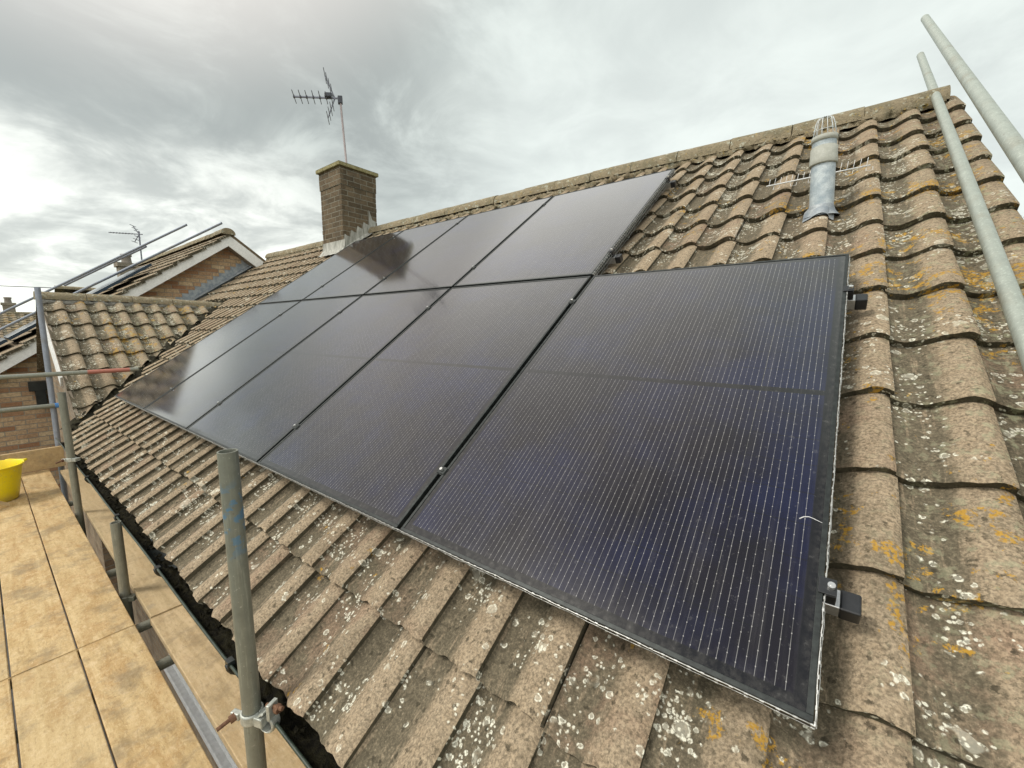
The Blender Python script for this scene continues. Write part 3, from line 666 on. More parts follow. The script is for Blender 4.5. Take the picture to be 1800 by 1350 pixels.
mb.add([(-9.75, NY, NZ - .03), (-16.6, NY, NZ - .03), (-16.6, 7.8, nroof(7.8) - .03), (-9.75, 7.8, nroof(7.8) - .03)], [(0, 1, 2, 3)], [[(0, 0), (6, 0), (6, 6), (0, 6)]], att=[(.4, .4)] * 4)
mb.prism([(-9.76, NY, NZ - .06), (-9.76, 4.4, nroof(4.4) - .06), (-9.76, 4.4, nroof(4.4) + .0), (-9.76, NY, NZ + .0)], (-.3, 0, 0))
mb.build('rear_roof', 'tile_far', nb)
mb = MB(); ridge_run(mb, [(-16.6, NY, NZ + .035), (-9.70, NY, NZ + .035)], .45, .12, random.Random(8), .12); mb.build('ridge', 'ridge', nb)
# bargeboards
for sgn, yend in ((-1, -3.0), (1, 3.30)):
    mb = MB(); zt = .07; zb = .30
    mb.prism([(-9.78, NY, NZ - zt), (-9.78, yend, nroof(yend) - zt), (-9.78, yend, nroof(yend) - zb), (-9.78, NY, NZ - zb)], (.03, 0, 0))
    mb.build('bargeboard', 'white', nb)
mb = MB()
mb.prism([(-9.80, NY, NZ - .295), (-9.80, -3.0, nroof(-3.0) - .295), (-9.80, -3.0, nroof(-3.0) - .275), (-9.80, NY, NZ - .275)], (-.2, 0, 0))
mb.prism([(-9.80, NY, NZ - .295), (-9.80, 3.3, nroof(3.3) - .295), (-9.80, 3.3, nroof(3.3) - .275), (-9.80, NY, NZ - .275)], (-.2, 0, 0))
mb.build('soffit', 'brownwood', nb)
# stepped lead flashing on the gable wall above our roof
mb = MB(); y = 1.40
while y < 3.05:
    zt = zroof(y) + .30; zt = math.floor(zt / .075) * .075
    y1_ = y + .107
    mb.prism([(NX + .004, y, zroof(y) - .06), (NX + .004, y1_, zroof(y1_) - .06), (NX + .004, y1_, zt), (NX + .004, y, zt)], (.006, 0, 0)); y = y1_
mb.prism([(NX + .012, 1.3, zroof(1.3) + .06), (NX + .012, 3.1, zroof(3.1) + .06), (NX + .14, 3.1, zroof(3.1) + .03), (NX + .14, 1.3, zroof(1.3) + .03)], (0, 0, -.01))
mb.build('flashing', 'lead', nb)

mb = MB(); mb.box((NX + .003, -.37, -.30), (NX + .12, -.16, -.15)); mb.box((NX + .003, -.31, -.56), (NX + .11, -.20, -.30))
mb.build('gutter', 'gutter', nb)
# neighbour's solar panels
names = ['topmost', 'second from the top', 'third from the top', 'lowest']
for k in range(4):
    v1 = VMAX - 1.35 - 1.16 * k; v0 = v1 - 1.134
    o = empty('solar_panel', NF(-11.0, v0, .05), 'dark solar panel on the neighbouring roof slope, %s of four there' % names[k], 'solar panel', 'solar panels on the neighbouring roof')
    MB().box((-12.0, v0, .045), (-10.25, v1, .085), NF).build('frame', 'farframe', o)
    MB().box((-11.985, v0 + .015, .0855), (-10.265, v1 - .015, .088), NF).build('glass', 'farpanel', o)

# ================================================================== SOLAR PANELS
W, H, G = 1.134, 1.699, .020
def make_panel(u1, v0, label):
    u0 = u1 - W; o = empty('solar_panel', RF(u0 + W / 2, v0, -.035), label, 'solar panel', 'black solar panels on the main roof')
    b = .011; mb = MB(); t0, t1 = -.035, 0.0
    mb.box((u0, v0, t0), (u1, v0 + b, t1), RF); mb.box((u0, v0 + H - b, t0), (u1, v0 + H, t1), RF)
    mb.box((u0, v0 + b, t0), (u0 + b, v0 + H - b, t1), RF); mb.box((u1 - b, v0 + b, t0), (u1, v0 + H - b, t1), RF)
    mb.build('frame', 'frame', o, .0012)
    mb = MB()
    q = [(u0 + b, v0 + b), (u1 - b, v0 + b), (u1 - b, v0 + H - b), (u0 + b, v0 + H - b)]
    P = [RF(a, c, -.0022) for a, c in q] + [RF(a, c, -.008) for a, c in q]
    ww, hh = W - 2 * b, H - 2 * b; uv = [(0, 0), (ww, 0), (ww, hh), (0, hh)]
    mb.add(P, [(0, 1, 2, 3), (7, 6, 5, 4)], [uv, uv[::-1]])
    mb.build('glass', 'glass', o)
    return o
S_ = W + G
edges = [0, -S_, -2 * S_, -3 * S_, -4 * S_]
order = ['nearest panel, at the right end of the lower row', 'second panel from the right in the lower row', 'middle panel of the five in the lower row', 'second panel from the left in the lower row', 'leftmost of the lower row, beside the mossy valley']
for k in range(5):
    pn = make_panel(edges[k], 0, 'black solar panel, ' + order[k])
    if k == 0:
        mb = MB(); pts = [(-.054, .402), (-.046, .410), (-.037, .413), (-.028, .411), (-.018, .407), (-.006, .403)]
        mb.path([RF(a, c, -.0015) for a, c in pts], .002, 6, radii=[.0016, .0014, .0012, .0010, .0008, .0005]); mb.build('bird_dropping', 'dropping', pn)
order2 = ['right end of the upper row, beside the bare tiles', 'second from the right in the upper row', 'second from the left in the upper row', 'leftmost of the upper row, in front of the chimney']
for k in range(4):
    make_panel(edges[k + 1], H + G, 'black solar panel, ' + order2[k])

# mounting rails with clamps
def mk_rail(v, u_end, u0, seams, label):
    o = empty('mounting_rail', RF(u_end, v, -.055), label, 'mounting rail', 'aluminium rails under the solar panels')
    MB().box((u0, v - .02, -.077), (u_end + .03, v + .02, -.0365), RF).build('rail', 'rail', o, .002)
    mb = MB(); mb.box((u_end + .029, v - .0225, -.0785), (u_end + .064, v + .0225, -.0345), RF); mb.build('end_cap', 'blackcap', o, .004)
    mb = MB(); mb.box((u_end + .001, v - .018, -.036), (u_end + .022, v + .018, -.002), RF); mb.box((u_end - .009, v - .018, .0006), (u_end + .022, v + .018, .004), RF)
    ec = mb.build('end_clamp', 'blackcap', o, .0015)
    mb = MB(); mb.tube(RF(u_end + .0125, v, .0035), RF(u_end + .0125, v, .013), .0068, n=14); mb.tube(RF(u_end + .0125, v, .0131), RF(u_end + .0125, v, .0137), .0035, n=6)
    mb.build('bolt', 'bolt', ec)
    for s in seams:
        c = s - G / 2
        mb = MB(); mb.box((c - .019, v - .014, .0006), (c + .019, v + .014, .0034), RF); mb.box((c - .0085, v - .018, -.036), (c + .0085, v + .018, .0005), RF)
        mc = mb.build('mid_clamp', 'frame', o, .001)
        mb = MB(); mb.tube(RF(c, v, .004), RF(c, v, .014), .0062, n=14); mb.build('bolt', 'bolt', mc)
for v, e, ss_, l in ((.254, 0, edges[:0] + [-W - 0, -W - S_, -W - 2 * S_, -W - 3 * S_], 'aluminium rail whose black end cap sticks out low beside the nearest solar panel'),
                     (1.424, 0, [-W, -W - S_, -W - 2 * S_, -W - 3 * S_], 'aluminium rail whose black end cap sticks out near the top of the nearest solar panel'),
                     (2.0, -S_, [-W - S_, -W - 2 * S_, -W - 3 * S_], 'aluminium rail ending in a cap on the bare tiles low beside the upper panel row'),
                     (3.21, -S_, [-W - S_, -W - 2 * S_, -W - 3 * S_], 'aluminium rail ending in a cap close to the top corner of the upper panel row')):
    mk_rail(v, e, -5 * W - 4 * G - .03, ss_, l)

# galvanised bird mesh along exposed panel edges
def mesh_strip(fn, length, label, step=.0254, rows=((.0028, -.002), (.0045, -.012)), seed=1, kink=.0007):
    """fn(t, out, w) -> world"""
    r = random.Random(seed); mb = MB(); n = int(length / step)
    def wire(pts, rad): mb.path(pts, rad, 5)
    for k in range(n + 1):
        t_ = k * step; wire([fn(t_ + r.gauss(0, kink), o_ + r.gauss(0, kink * .8), w_) for o_, w_ in rows], .0007)
        t1 = fn(t_, rows[0][0] + .001, rows[0][1]); mb.tube(fn(t_ - .0035, rows[0][0], rows[0][1] + .0004), fn(t_ + .0035, rows[0][0], rows[0][1] + .0004), .0021, n=6)
        if k % 2 == 0: mb.tube(fn(t_ - .003, rows[1][0], rows[1][1]), fn(t_ + .003, rows[1][0], rows[1][1]), .0018, n=6)
    for i, (o_, w_) in enumerate(rows):
        wire([fn(k * step * 1.0, o_ + r.gauss(0, kink), w_ + r.gauss(0, kink)) for k in range(n + 1)], .0013 if i == 0 else .0009)
    return tag(mb.build('mesh_guard', 'wire'), label, 'wire mesh', 'wire mesh along the panel edges')
mesh_strip(lambda t, o, w: RF(-t, -o, w), 5 * W + 4 * G, 'silver wire mesh skirt along the bottom edge of the lower panel row', seed=2)
mesh_strip(lambda t, o, w: RF(o, t, w), H, 'silver wire mesh along the right edge of the nearest solar panel', seed=3, kink=.0009)
mesh_strip(lambda t, o, w: RF(-S_ + o, H + G + t, w), H, 'silver wire mesh along the slanting right edge of the upper panel row', seed=4, kink=.0016,
           rows=((.003, -.001), (.012, -.006), (.017, -.020), (.018, -.040)))

# ================================================================== ROOF FURNITURE
vx, vy = -.128, 2.058
vent = empty('vent_pipe', (vx, vy, 1.30), 'mottled grey vent pipe with a grey collar and wire cage standing in the bare tiles', 'vent pipe')
zb = 1.27
tilt = Vector((-.040, .0, 1)).normalized()
VB = Vector((vx, vy, zb))
at = lambda h: VB + tilt * h
MB().tube(at(0), at(.36), .054, n=32, cap=False).build('pipe', 'galvpipe', vent)
mb = MB(); mb.lathe(VB, [(.054, .268), (.0615, .268), (.062, .275), (.0615, .30), (.0605, .302), (.0605, .318), (.0595, .320), (.0585, .355), (.0565, .3555), (.0555, .36)], 32, tilt)
mb.build('collar', 'collar', vent)
MB().lathe(VB, [(.054, .355), (.054, .392), (.0545, .393)], 32, tilt).build('upper_pipe', 'galvpipe', vent)
mb = MB(); mb.lathe(VB, [(.0545, .385), (.058, .386), (.058, .412), (.054, .413), (.050, .405), (.02, .400), (.001, .400)], 32, tilt); mb.build('rim', 'collar', vent)
mb = MB(); ax = tilt.orthogonal().normalized(); ay = tilt.cross(ax)
for k in range(12):
    a = TAU * k / 12; d = ax * math.cos(a) + ay * math.sin(a)
    mb.path([at(.40) + d * .053, at(.45) + d * .047, at(.485) + d * .040, at(.503) + d * .033, at(.511) + d * .018, at(.513) + d * .0], .0014, 6)
mb.lathe(at(.44), [(.050, -.0014), (.0515, 0), (.050, .0014), (.0485, 0), (.050, -.0014)], 24, tilt)
mb.build('cage', 'cage', vent)
# lead slate
mb = MB(); vv = vy / CP * 1.0
v_at = (Vector((vx, vy, 1.33)) - Vector((0, 0, 0))).dot(UP_V); vs = []; nu, nv = 22, 12
for j in range(nv + 1):
    for i in range(nu + 1):
        uu = -.078 + .135 * i / nu; v = v_at - .10 + .15 * j / nv
        s = ((vx + uu + SHEAR * v - (EDGE0 - PW)) / PW) % 1.0
        d = math.hypot(uu, (v - v_at) * CP); up = max(0, .030 - .8 * max(0, d - .056))
        fr_ = ((v - VROW[0]) % GA) / GA
        vs.append(RF(vx + uu, v, BASE + prof(s) + .030 * (1 - fr_) + .006 + up))
keepf = [(j * (nu + 1) + i, j * (nu + 1) + i + 1, (j + 1) * (nu + 1) + i + 1, (j + 1) * (nu + 1) + i) for j in range(nv) for i in range(nu)]
mb.add(vs, keepf, smooth=True)
mb.lathe(VB - tilt * .05, [(.082, .05), (.064, .075), (.057, .095), (.0555, .11), (.0545, .111)], 28, tilt)
mb.build('flashing', 'lead', vent)

# white rod with prongs lying across the tiles behind the pipe
mb = MB(); a = Vector(RF(-.43, 2.80, -.060)); b = Vector(RF(.065, 2.83, -.055)); d = (b - a)
mb.path([a, b], .0040, 8)
for k in range(17):
    c = a + d * (k + .4) / 17; hgt = .045 if k < 9 else .055
    mb.path([c - UP_V * .0 - UP_W * .012, c + Vector((.006, 0, 0)) + UP_W * hgt * .6 + UP_V * hgt * .7], .0013, 5)
    if k % 3 == 1: 
        e = a + d * (k + 1.4) / 17; mb.path([c - UP_W * .010, c - UP_V * .045 - UP_W * .012, e - UP_V * .045 - UP_W * .012, e - UP_W * .010], .0013, 5)
tag(mb.build('aerial_rod', 'whiterod'), 'thin white rod with comb-like prongs lying across the tiles behind the vent pipe', 'aerial')

# TV aerial on the chimney
def at_px(x, y, depth): return CAM + (RIGHT * ((x - 900) / 724.9) + DOWN * ((y - 675) / 724.9) + FWD) * depth
ta = empty('tv_aerial', (-6.42, 3.125, 3.18), 'grey yagi television aerial on a thin mast above the brick chimney', 'aerial')
hub = Vector((-6.52, 3.14, 4.27))
MB().tube((-6.42, 3.14, 3.15), hub + Vector((-.0, 0, .05)), .016, n=12).build('mast', 'mast', ta)
rod = Vector((-.82, .558, .0)).normalized(); bo = Vector((-.558, -.82, -.12)).normalized()
b0 = Vector((-6.565, 3.10, 4.30)); b1 = b0 + bo * .80
MB().box((-.010, -.010, 0), (.010, .010, .62 + .06), lambda x, y, z: tuple(b0 - bo * .06 + bo * z + rod * x + Vector((0, 0, 1)) * y)).build('boom', 'aerial', ta)
for k, q in enumerate((.145, .24, .335, .43, .52, .61)):
    c = b0 + bo * q; mb = MB(); L_ = .20 if k else .19
    mb.tube(c - rod * L_, c + rod * L_, .006, n=8); mb.box((-.025, -.012, -.012), (.025, .012, .018), lambda x, y, z, c=c: tuple(c + rod * x + bo * y + Vector((0, 0, z))))
    mb.build('director', 'aerial', ta)
c = b0 + bo * .115 + Vector((0, 0, .02))
MB().box((-.05, -.055, -.02), (.05, .055, .045), lambda x, y, z: tuple(c + rod * x + bo * y + Vector((0, 0, z)))).build('dipole_box', 'darkplastic', ta, .012)
MB().box((-.035, -.035, -.05), (.035, .035, .06), lambda x, y, z: tuple(hub + rod * x + bo * y + Vector((0, 0, z)))).build('mast_clamp', 'darkplastic', ta, .008)
for sg in (1, -1):
    mb = MB(); dirv = (bo * .40 + Vector((0, 0, sg))).normalized(); L_ = .33
    base = b0 + bo * .02
    mb.tube(base, base + dirv * L_, .010, n=8)
    for q in (.10, .18, .26, .33):
        e = base + dirv * q; mb.tube(e - rod * .22, e + rod * .22, .0055, n=8)
    mb.build('reflector', 'aerial', ta)

# ================================================================== SCAFFOLD
SY = -.430; PR = .02415
def pole(p0, p1, mat, label, group='steel scaffold tubes', hollow=True):
    mb = MB(); mb.tube(p0, p1, PR, n=28, hollow=.004)
    return tag(mb.build('scaffold_pole', mat), label, 'scaffold pole', group)
def coupler(c, axis, other, label, flip=1, jaw=True, mats=('coupler', 'rust')):
    """band round a tube at c (axis direction), with a second empty or filled jaw towards 'other'"""
    c = Vector(c); ax = Vector(axis).normalized(); ot = Vector(other).normalized(); sd = ax.cross(ot).normalized()
    o = empty('scaffold_coupler', c, label, 'coupler', 'steel scaffold couplers')
    def ringarc(mb, cc, a3, e1, e2, r, wid, th, a0, a1, n=22):
        vs = []
        for i in range(n + 1):
            a = a0 + (a1 - a0) * i / n; d = e1 * math.cos(a) + e2 * math.sin(a)
            for rr, hh in ((r, -wid), (r + th, -wid * .8), (r + th, wid * .8), (r, wid)): vs.append(cc + d * rr + a3 * hh)
        fs = [(i * 4 + k, (i + 1) * 4 + k, (i + 1) * 4 + (k + 1) % 4, i * 4 + (k + 1) % 4) for i in range(n) for k in range(4)]
        fs += [(0, 1, 2, 3), tuple(n * 4 + k for k in (3, 2, 1, 0))]
        mb.add(vs, fs)
    mb = MB(); ringarc(mb, c, ax, ot, sd, PR + .0006, .017, .0055, .0, TAU, 30)
    mb.box((-.018, -.020, -.014), (.012, .020, .014), lambda x, y, z: tuple(c + ot * (PR + .020 + x) + sd * y + ax * z))
    mb.box((-.006, -.014, -.011), (.024, .014, .011), lambda x, y, z: tuple(c - ot * (PR + .008 + x) - sd * (.016 + y * .6) + ax * z))
    mb.build('band', mats[0], o, .0025)
    if jaw:
        cc = c + ot * (PR * 2 + .014); mb = MB()
        ringarc(mb, cc, sd, ot, ax, PR + .0006, .016, .006, math.radians(100), math.radians(400), 26)
        mb.box((-.006, -.016, -.004), (.006, .016, .045), lambda x, y, z: tuple(cc + ot * (PR * .7 + x) + sd * y + ax * (PR * .75 + z)))
        mb.build('open_jaw', mats[0], o, .002)
        mb = MB(); e = cc + ot * (PR * .75) + ax * (PR * .75 + .03)
        mb.tube(e - ot * .02 + ax * 0, e + ot * .038 + ax * .006, .0062, n=10); mb.tube(e + ot * .014, e + ot * .026, .0125, n=6)
        mb.build('bolt', mats[1], o)
    mb = MB(); e = c - ot * (PR + .016) - sd * .016
    mb.tube(e + sd * .01, e - sd * .045 - ot * .022 - ax * .012, .0058, n=10); mb.tube(e - sd * .004, e - sd * .018 - ot * .006 - ax * .003, .0125, n=6); mb.build('bolt', mats[1], o)
    return o
pA = (-1.284, SY); pB = (-3.173, SY); pC = (-4.87, SY)
pole((*pA, -1.35), (*pA, .349), 'poleblue', 'nearest upright scaffold tube, open topped, with faint blue paint, in front of the lower tiles')
pole((*pB, -1.3), (*pB, -.418), 'pole', 'short upright scaffold tube rising between the boards, its top below the gutter')
pole((*pC, -1.3), (*pC, .169), 'pole', 'upright scaffold tube beside the gutter end, in front of the valley foot')
pole((-6.765, -.372, -1.6), (-6.735, -.345, 1.108), 'farpole', 'tallest upright scaffold tube, standing against the verge of the side gable')
pole((-6.70, -2.6, .178), (-6.70, .372, .186), 'railred', 'upper guard rail tube with a red painted band, reaching the valley')
pole((-6.70, -2.6, -.165), (-6.70, -.345, -.158), 'pole', 'lower guard rail tube with a blue end cap')
mb = MB(); mb.tube((-6.70, -.347, -.158), (-6.70, -.298, -.158), .0275, n=20); cap = mb.build('end_cap', 'bluecap')
lr = [o for o in bpy.data.objects if o.get('label', '').startswith('lower guard rail')][0]
cap.parent = lr
coupler((pA[0], pA[1], -.445), (0, 0, 1), (.94, .34, 0), 'galvanised coupler with an open jaw on the nearest upright tube')
coupler((pC[0], pC[1], -.385), (0, 0, 1), (.8, .6, 0), 'small coupler band low on the upright tube beside the gutter end', jaw=False)
coupler((-6.755, -.360, .182), (0, 0, 1), (1, 0, 0), 'coupler joining the red banded rail to the tallest upright', jaw=False)
coupler((-6.758, -.366, -.162), (0, 0, 1), (1, 0, 0), 'coupler joining the blue capped rail to the tallest upright', jaw=False)
coupler((pB[0], pB[1], -.885), (0, 0, 1), (.7, .7, 0), 'rusty coupler at the foot of the short upright between the boards', jaw=False, mats=('pole', 'rust'))
# tubes lying along the right verge
def dirpole(u0, v0, u1, v1, w0, w1, label): pole(RF(u0, v0, w0), RF(u1, v1, w1), 'palepole', label)
dirpole(.4355, -1.2, .378, 5.317, -.062, -.070, 'pale steel tube lying on the tiles along the right verge and poking past the ridge')
dirpole(.470, -1.0, .338, 4.90, .25, .25, 'pale steel tube raised above the right verge against the sky, higher of the two')
# tubes above the neighbouring roof
def farp(a, b, label, ext=0): 
    a, b = Vector(a), Vector(b); pole(a, b + (b - a) * ext, 'farpole', label, 'scaffold tubes sloping over the neighbouring roof')
farp((-11.38, 2.284, 2.926), (-13.438, .48, 1.634), 'longest bluish tube sloping up past the far aerial, uppermost of three', .75)
farp((-10.173, 2.556, 2.835), (-12.247, .732, 1.52), 'bluish sloping tube passing just above the neighbouring solar panels', .9)
farp((-12.307, 1.752, 2.498), (-13.45, .75, 1.78), 'short bluish tube tucked just under the longest sloping tube', .2)
# transoms under the boards
for x, lab in ((-2.42, 'dark tube crossing the gap under the boards, nearest of three'), (-2.82, 'dark tube crossing under the joint of the boards'), (-3.62, 'dark tube crossing the gap beyond the short upright'), (-5.4, 'dark tube crossing the gap near the yellow tub')):
    pole((x, -1.6, -.905), (x, -.10, -.905), 'pole', lab, 'tubes under the scaffold boards')
# boards
def board(x0, x1, y0, y1, zt, mat, label, th=.036, name='scaffold_board', grp='timber boards of the scaffold deck'):
    mb = MB(); n = 10; r = random.Random(int(abs(x0 * 77 + y0 * 991)))
    ph = r.random() * 6
    xs = [x0 + (x1 - x0) * k / n for k in range(n + 1)]
    up = [.0025 * math.sin(ph + 5 * k / n) for k in range(n + 1)]
    vs = []
    for x, u_ in zip(xs, up): vs += [(x, y0, zt + u_), (x, y1, zt + u_ * .6), (x, y1, zt + u_ * .6 - th), (x, y0, zt + u_ - th)]
    fs = [(k * 4 + i, (k + 1) * 4 + i, (k + 1) * 4 + (i + 1) % 4, k * 4 + (i + 1) % 4) for k in range(n) for i in range(4)]
    fs = [f[::-1] for f in fs] + [(0, 1, 2, 3), tuple(n * 4 + k for k in (3, 2, 1, 0))]
    mb.add(vs, fs)
    return tag(mb.build(name, mat, bevel=.003), label, 'scaffold board', grp)
DZ = -.84; XJ = -2.755
ys = [-.457, -.666, -.871, -1.079, -1.287, -1.495]
pos = ['beside the gap next to the house', 'second from the house gap', 'third from the house gap', 'fourth from the house gap', 'outermost']
for k in range(5):
    y1_, y0_ = ys[k] - .003, ys[k + 1] + .003
    board(XJ + .004, 1.15, y0_, y1_, DZ + rnd.uniform(-.002, .002), 'board', 'tan timber deck board in the near bay, ' + pos[k])
    board(-6.66, XJ - .006, y0_, y1_, DZ + rnd.uniform(-.002, .002), 'board', 'tan timber deck board in the far bay, ' + pos[k])
board(XJ + .01, 1.2, -.400, -.175, DZ + .003, 'board2', 'weathered inside board under the gutter, near length')
board(-6.5, XJ - .012, -.392, -.168, DZ - .002, 'board2', 'weathered inside board under the gutter, far length')
mb = MB(); mb.box((-6.705, -2.6, DZ + .004), (-6.668, -.335, DZ + .230)); tag(mb.build('toe_board', 'toe', bevel=.003), 'upright timber toe board closing the far end of the scaffold deck', 'toe board')

# yellow tub and the offcut beside it
tb = empty('rubber_tub', (-5.78, -.845, DZ), 'bright yellow flexible rubber tub standing on the scaffold boards at the left edge', 'tub')
mb = MB(); mb.lathe((-5.78, -.845, DZ + .002), [(.001, 0), (.128, 0), (.136, .006), (.150, .08), (.172, .22), (.186, .305), (.194, .318), (.198, .315), (.199, .309), (.194, .303)][:7] + [(.199, .316), (.199, .309), (.187, .300)], 40)
mb.lathe((-5.78, -.845, DZ + .002), [(.188, .316), (.181, .300), (.166, .215), (.145, .08), (.130, .012), (.001, .010)], 40)
mb.build('body', 'bucket', tb)
for a in (2.3, 2.3 + math.pi):
    d = Vector((math.cos(a), math.sin(a), 0)); s = Vector((-d.y, d.x, 0)); c = Vector((-5.78, -.845, DZ + .31)) + d * .193
    MB().path([c - s * .075, c - s * .07 + Vector((0, 0, .0)) + d * .025, c - s * .03 + Vector((0, 0, -.01)) + d * .045, c + s * .03 + Vector((0, 0, -.01)) + d * .045, c + s * .07 + Vector((0, 0, .0)) + d * .025, c + s * .075], .012, 8).build('handle', 'bucket', tb)
mb = MB(); mb.prism([(-5.50, -.98, DZ + .14), (-5.48, -.96, DZ + .14), (-5.50, -.775, DZ + .006), (-5.53, -.785, DZ + .006)], (.0, .0, .028))
tag(mb.build('timber_offcut', 'board2'), 'pale timber stick leaning on the deck in front of the yellow tub', 'stick')

# ================================================================== BACKGROUND
ground = MB()
ground.add([(-400, -400, GZ), (400, -400, GZ), (400, 400, GZ), (-400, 400, GZ)], [(0, 1, 2, 3)])
tag(ground.build('ground', 'ground'), None, None, kind='structure')
pv = MB(); pv.box((-14, -3.4, GZ), (3, -.05, GZ + .004)); tag(pv.build('path', 'paving'), None, None, kind='structure')

def far_house(name_label, x0, x1, y0, y1, ze, zr, wallm, chim=None, rows=True, axis='x', seed=1, aer=None):
    o = empty('distant_house', ((x0 + x1) / 2, (y0 + y1) / 2, GZ), name_label, 'house')
    mb = MB()
    for a, b in (((x0, y0), (x1, y0)), ((x1, y0), (x1, y1)), ((x1, y1), (x0, y1)), ((x0, y1), (x0, y0))):
        i = 0 if a[1] == b[1] else 1; mb.add([(*a, GZ), (*b, GZ), (*b, ze), (*a, ze)], [(0, 1, 2, 3)], [[(a[i], GZ), (b[i], GZ), (b[i], ze), (a[i], ze)]])
    mb.build('wall', wallm, o)
    # ridge along y, the slope we see faces +x
    xm = (x0 + x1) / 2; run = x1 - xm + .3; sl = math.hypot(run, zr - ze); c, s = run / sl, (zr - ze) / sl
    F = lambda u, v, w: (x1 + .3 - v * c + w * s, u, ze + v * s + w * c)
    mb = tiles(MB(), F, [y0 - .2 + .3 * k for k in range(int((y1 - y0 + .4) / .3))], [.34 * k for k in range(int(sl / .34))], .34, 0, 4, 1, 1, seed=seed, pw=.3, thick=.03)
    rf = mb.build('roof', 'tile_far', o)
    mb = MB(); mb.add([(xm, y0 - .2, zr), (xm, y1 + .2, zr), (x0 - .3, y1 + .2, ze), (x0 - .3, y0 - .2, ze)], [(0, 1, 2, 3)], [[(0, 0), (5, 0), (5, 5), (0, 5)]], att=[(.4, .4)] * 4)
    for yy in (y0, y1): mb.add([(x0, yy, ze), (x1, yy, ze), (xm, yy, zr - .05)], [(0, 1, 2)], [[(0, 0), (4, 0), (2, 2)]], att=[(.4, .4)] * 3)
    mb.build('rear_roof', 'tile_far', o)
    mb = MB(); ridge_run(mb, [(xm, y0 - .2, zr + .10), (xm, y1 + .2, zr + .10)], .45, .13, random.Random(seed), .11); mb.build('ridge', 'ridge', o)
    if chim:
        cx, cy, w, z0, z1, pots = chim; mb = MB(); brickbox(mb, cx - w, cx + w, cy - w, cy + w, z0, z1); brickbox(mb, cx - w - .05, cx + w + .05, cy - w - .05, cy + w + .05, z1 + .0005, z1 + .13)
        ch = mb.build('chimney', 'farwall', o)
        for k in range(pots):
            MB().lathe((cx, cy - (pots - 1) * .18 + .36 * k, z1 + .13), [(.14, 0), (.12, .22), (.15, .24), (.15, .30), (.11, .31)], 14).build('chimney_pot', 'pot', ch)
    return o
# house straight behind the neighbour: only its chimney and aerial clear the roof
far_house('distant house of which only a chimney with pots shows above the neighbouring roof', -24, -17.2, 1.2, 10.0, -.4, 2.0, 'farwall', (-19.2, 2.63, .24, 1.2, 2.74, 1), seed=51)
fa = empty('tv_aerial', (-19.3, 3.04, 1.6), 'small thin aerial on a mast beside the distant chimney pots', 'aerial')
MB().tube((-19.3, 3.04, 1.6), (-19.3, 3.06, 4.02), .022, n=8).build('mast', 'aerial', fa)
q = Vector((-19.3, 3.06, 3.92)); bb = Vector((-.55, -.83, 0))
mb = MB(); mb.tube(q - bb * .1, q + bb * .84, .016, n=6)
for k in range(8): e = q + bb * (.16 + .085 * k); mb.tube(e + Vector((-.83, .55, 0)) * .1, e - Vector((-.83, .55, 0)) * .1, .008, n=5)
mb.build('boom', 'aerial', fa)
mb = MB()
for sg in (1, -1):
    d = bb * .5 + Vector((0, 0, sg * .9)); mb.tube(q, q + d * .3, .014, n=6)
    for k in (.1, .2, .3): mb.tube(q + d * k + Vector((-.83, .55, 0)) * .2, q + d * k - Vector((-.83, .55, 0)) * .2, .01, n=5)
mb.build('reflector', 'aerial', fa)
far_house('distant tiled house at the far left edge with a small chimney on its ridge', -40, -31, -9, 5.5, -.4, 1.50, 'farwall', (-35.8, .54, .22, 1.0, 1.95, 1), seed=52)
far_house('distant house with a pale roof further left beyond the scaffold', -62, -52, -26, -8, -.2, 2.3, 'farwall', (-57, -14, .5, 1.6, 3.6, 2), seed=53)
# telephone cable
mb = MB(); a = Vector((-22, -9.0, 2.05)); b = Vector((-22, 14.0, 2.75)); mb.path([a.lerp(b, k / 24) + Vector((0, 0, -.25 * math.sin(math.pi * k / 24))) for k in range(25)], .012, 6)
tag(mb.build('overhead_cable', 'cable'), 'thin dark overhead cable across the sky at the left', 'cable')

# bare tree beyond the right verge
def bare_tree(loc, h, label, seed):
    r = random.Random(seed); o = empty('bare_tree', loc, label, 'tree'); L = Vector(loc)
    tr = MB(); cr = MB()
    top = L + Vector((r.uniform(-.2, .2), r.uniform(-.2, .2), h * .55))
    tr.path([L, L.lerp(top, .5) + Vector((.1, 0, 0)), top], .1, 10, radii=[h * .022, h * .016, h * .011]); tr.build('trunk', 'bark', o)
    def grow(p, d, l, rad, dep):
        q = p + d * l; m = p.lerp(q, .5) + Vector((r.gauss(0, 1), r.gauss(0, 1), r.gauss(0, 1))) * l * .06
        cr.path([p, m, q], rad, 5, radii=[rad, rad * .8, rad * .6])
        if dep == 0: return
        for _ in range(3 if dep > 1 else 4):
            nd = (d + Vector((r.gauss(0, .45), r.gauss(0, .45), r.gauss(.12, .35)))).normalized(); grow(q, nd, l * r.uniform(.6, .8), rad * .58, dep - 1)
    for k in range(7):
        a = TAU * k / 7 + r.random(); p = L.lerp(top, r.uniform(.6, 1)); grow(p, Vector((math.cos(a) * .6, math.sin(a) * .6, r.uniform(.6, 1.1))).normalized(), h * .17, h * .008, 4)
    cr.build('crown', 'bark', o)
bare_tree((5.5, 21.6, GZ), 8.3, 'bare twiggy tree seen beyond the right verge of the roof', 3)

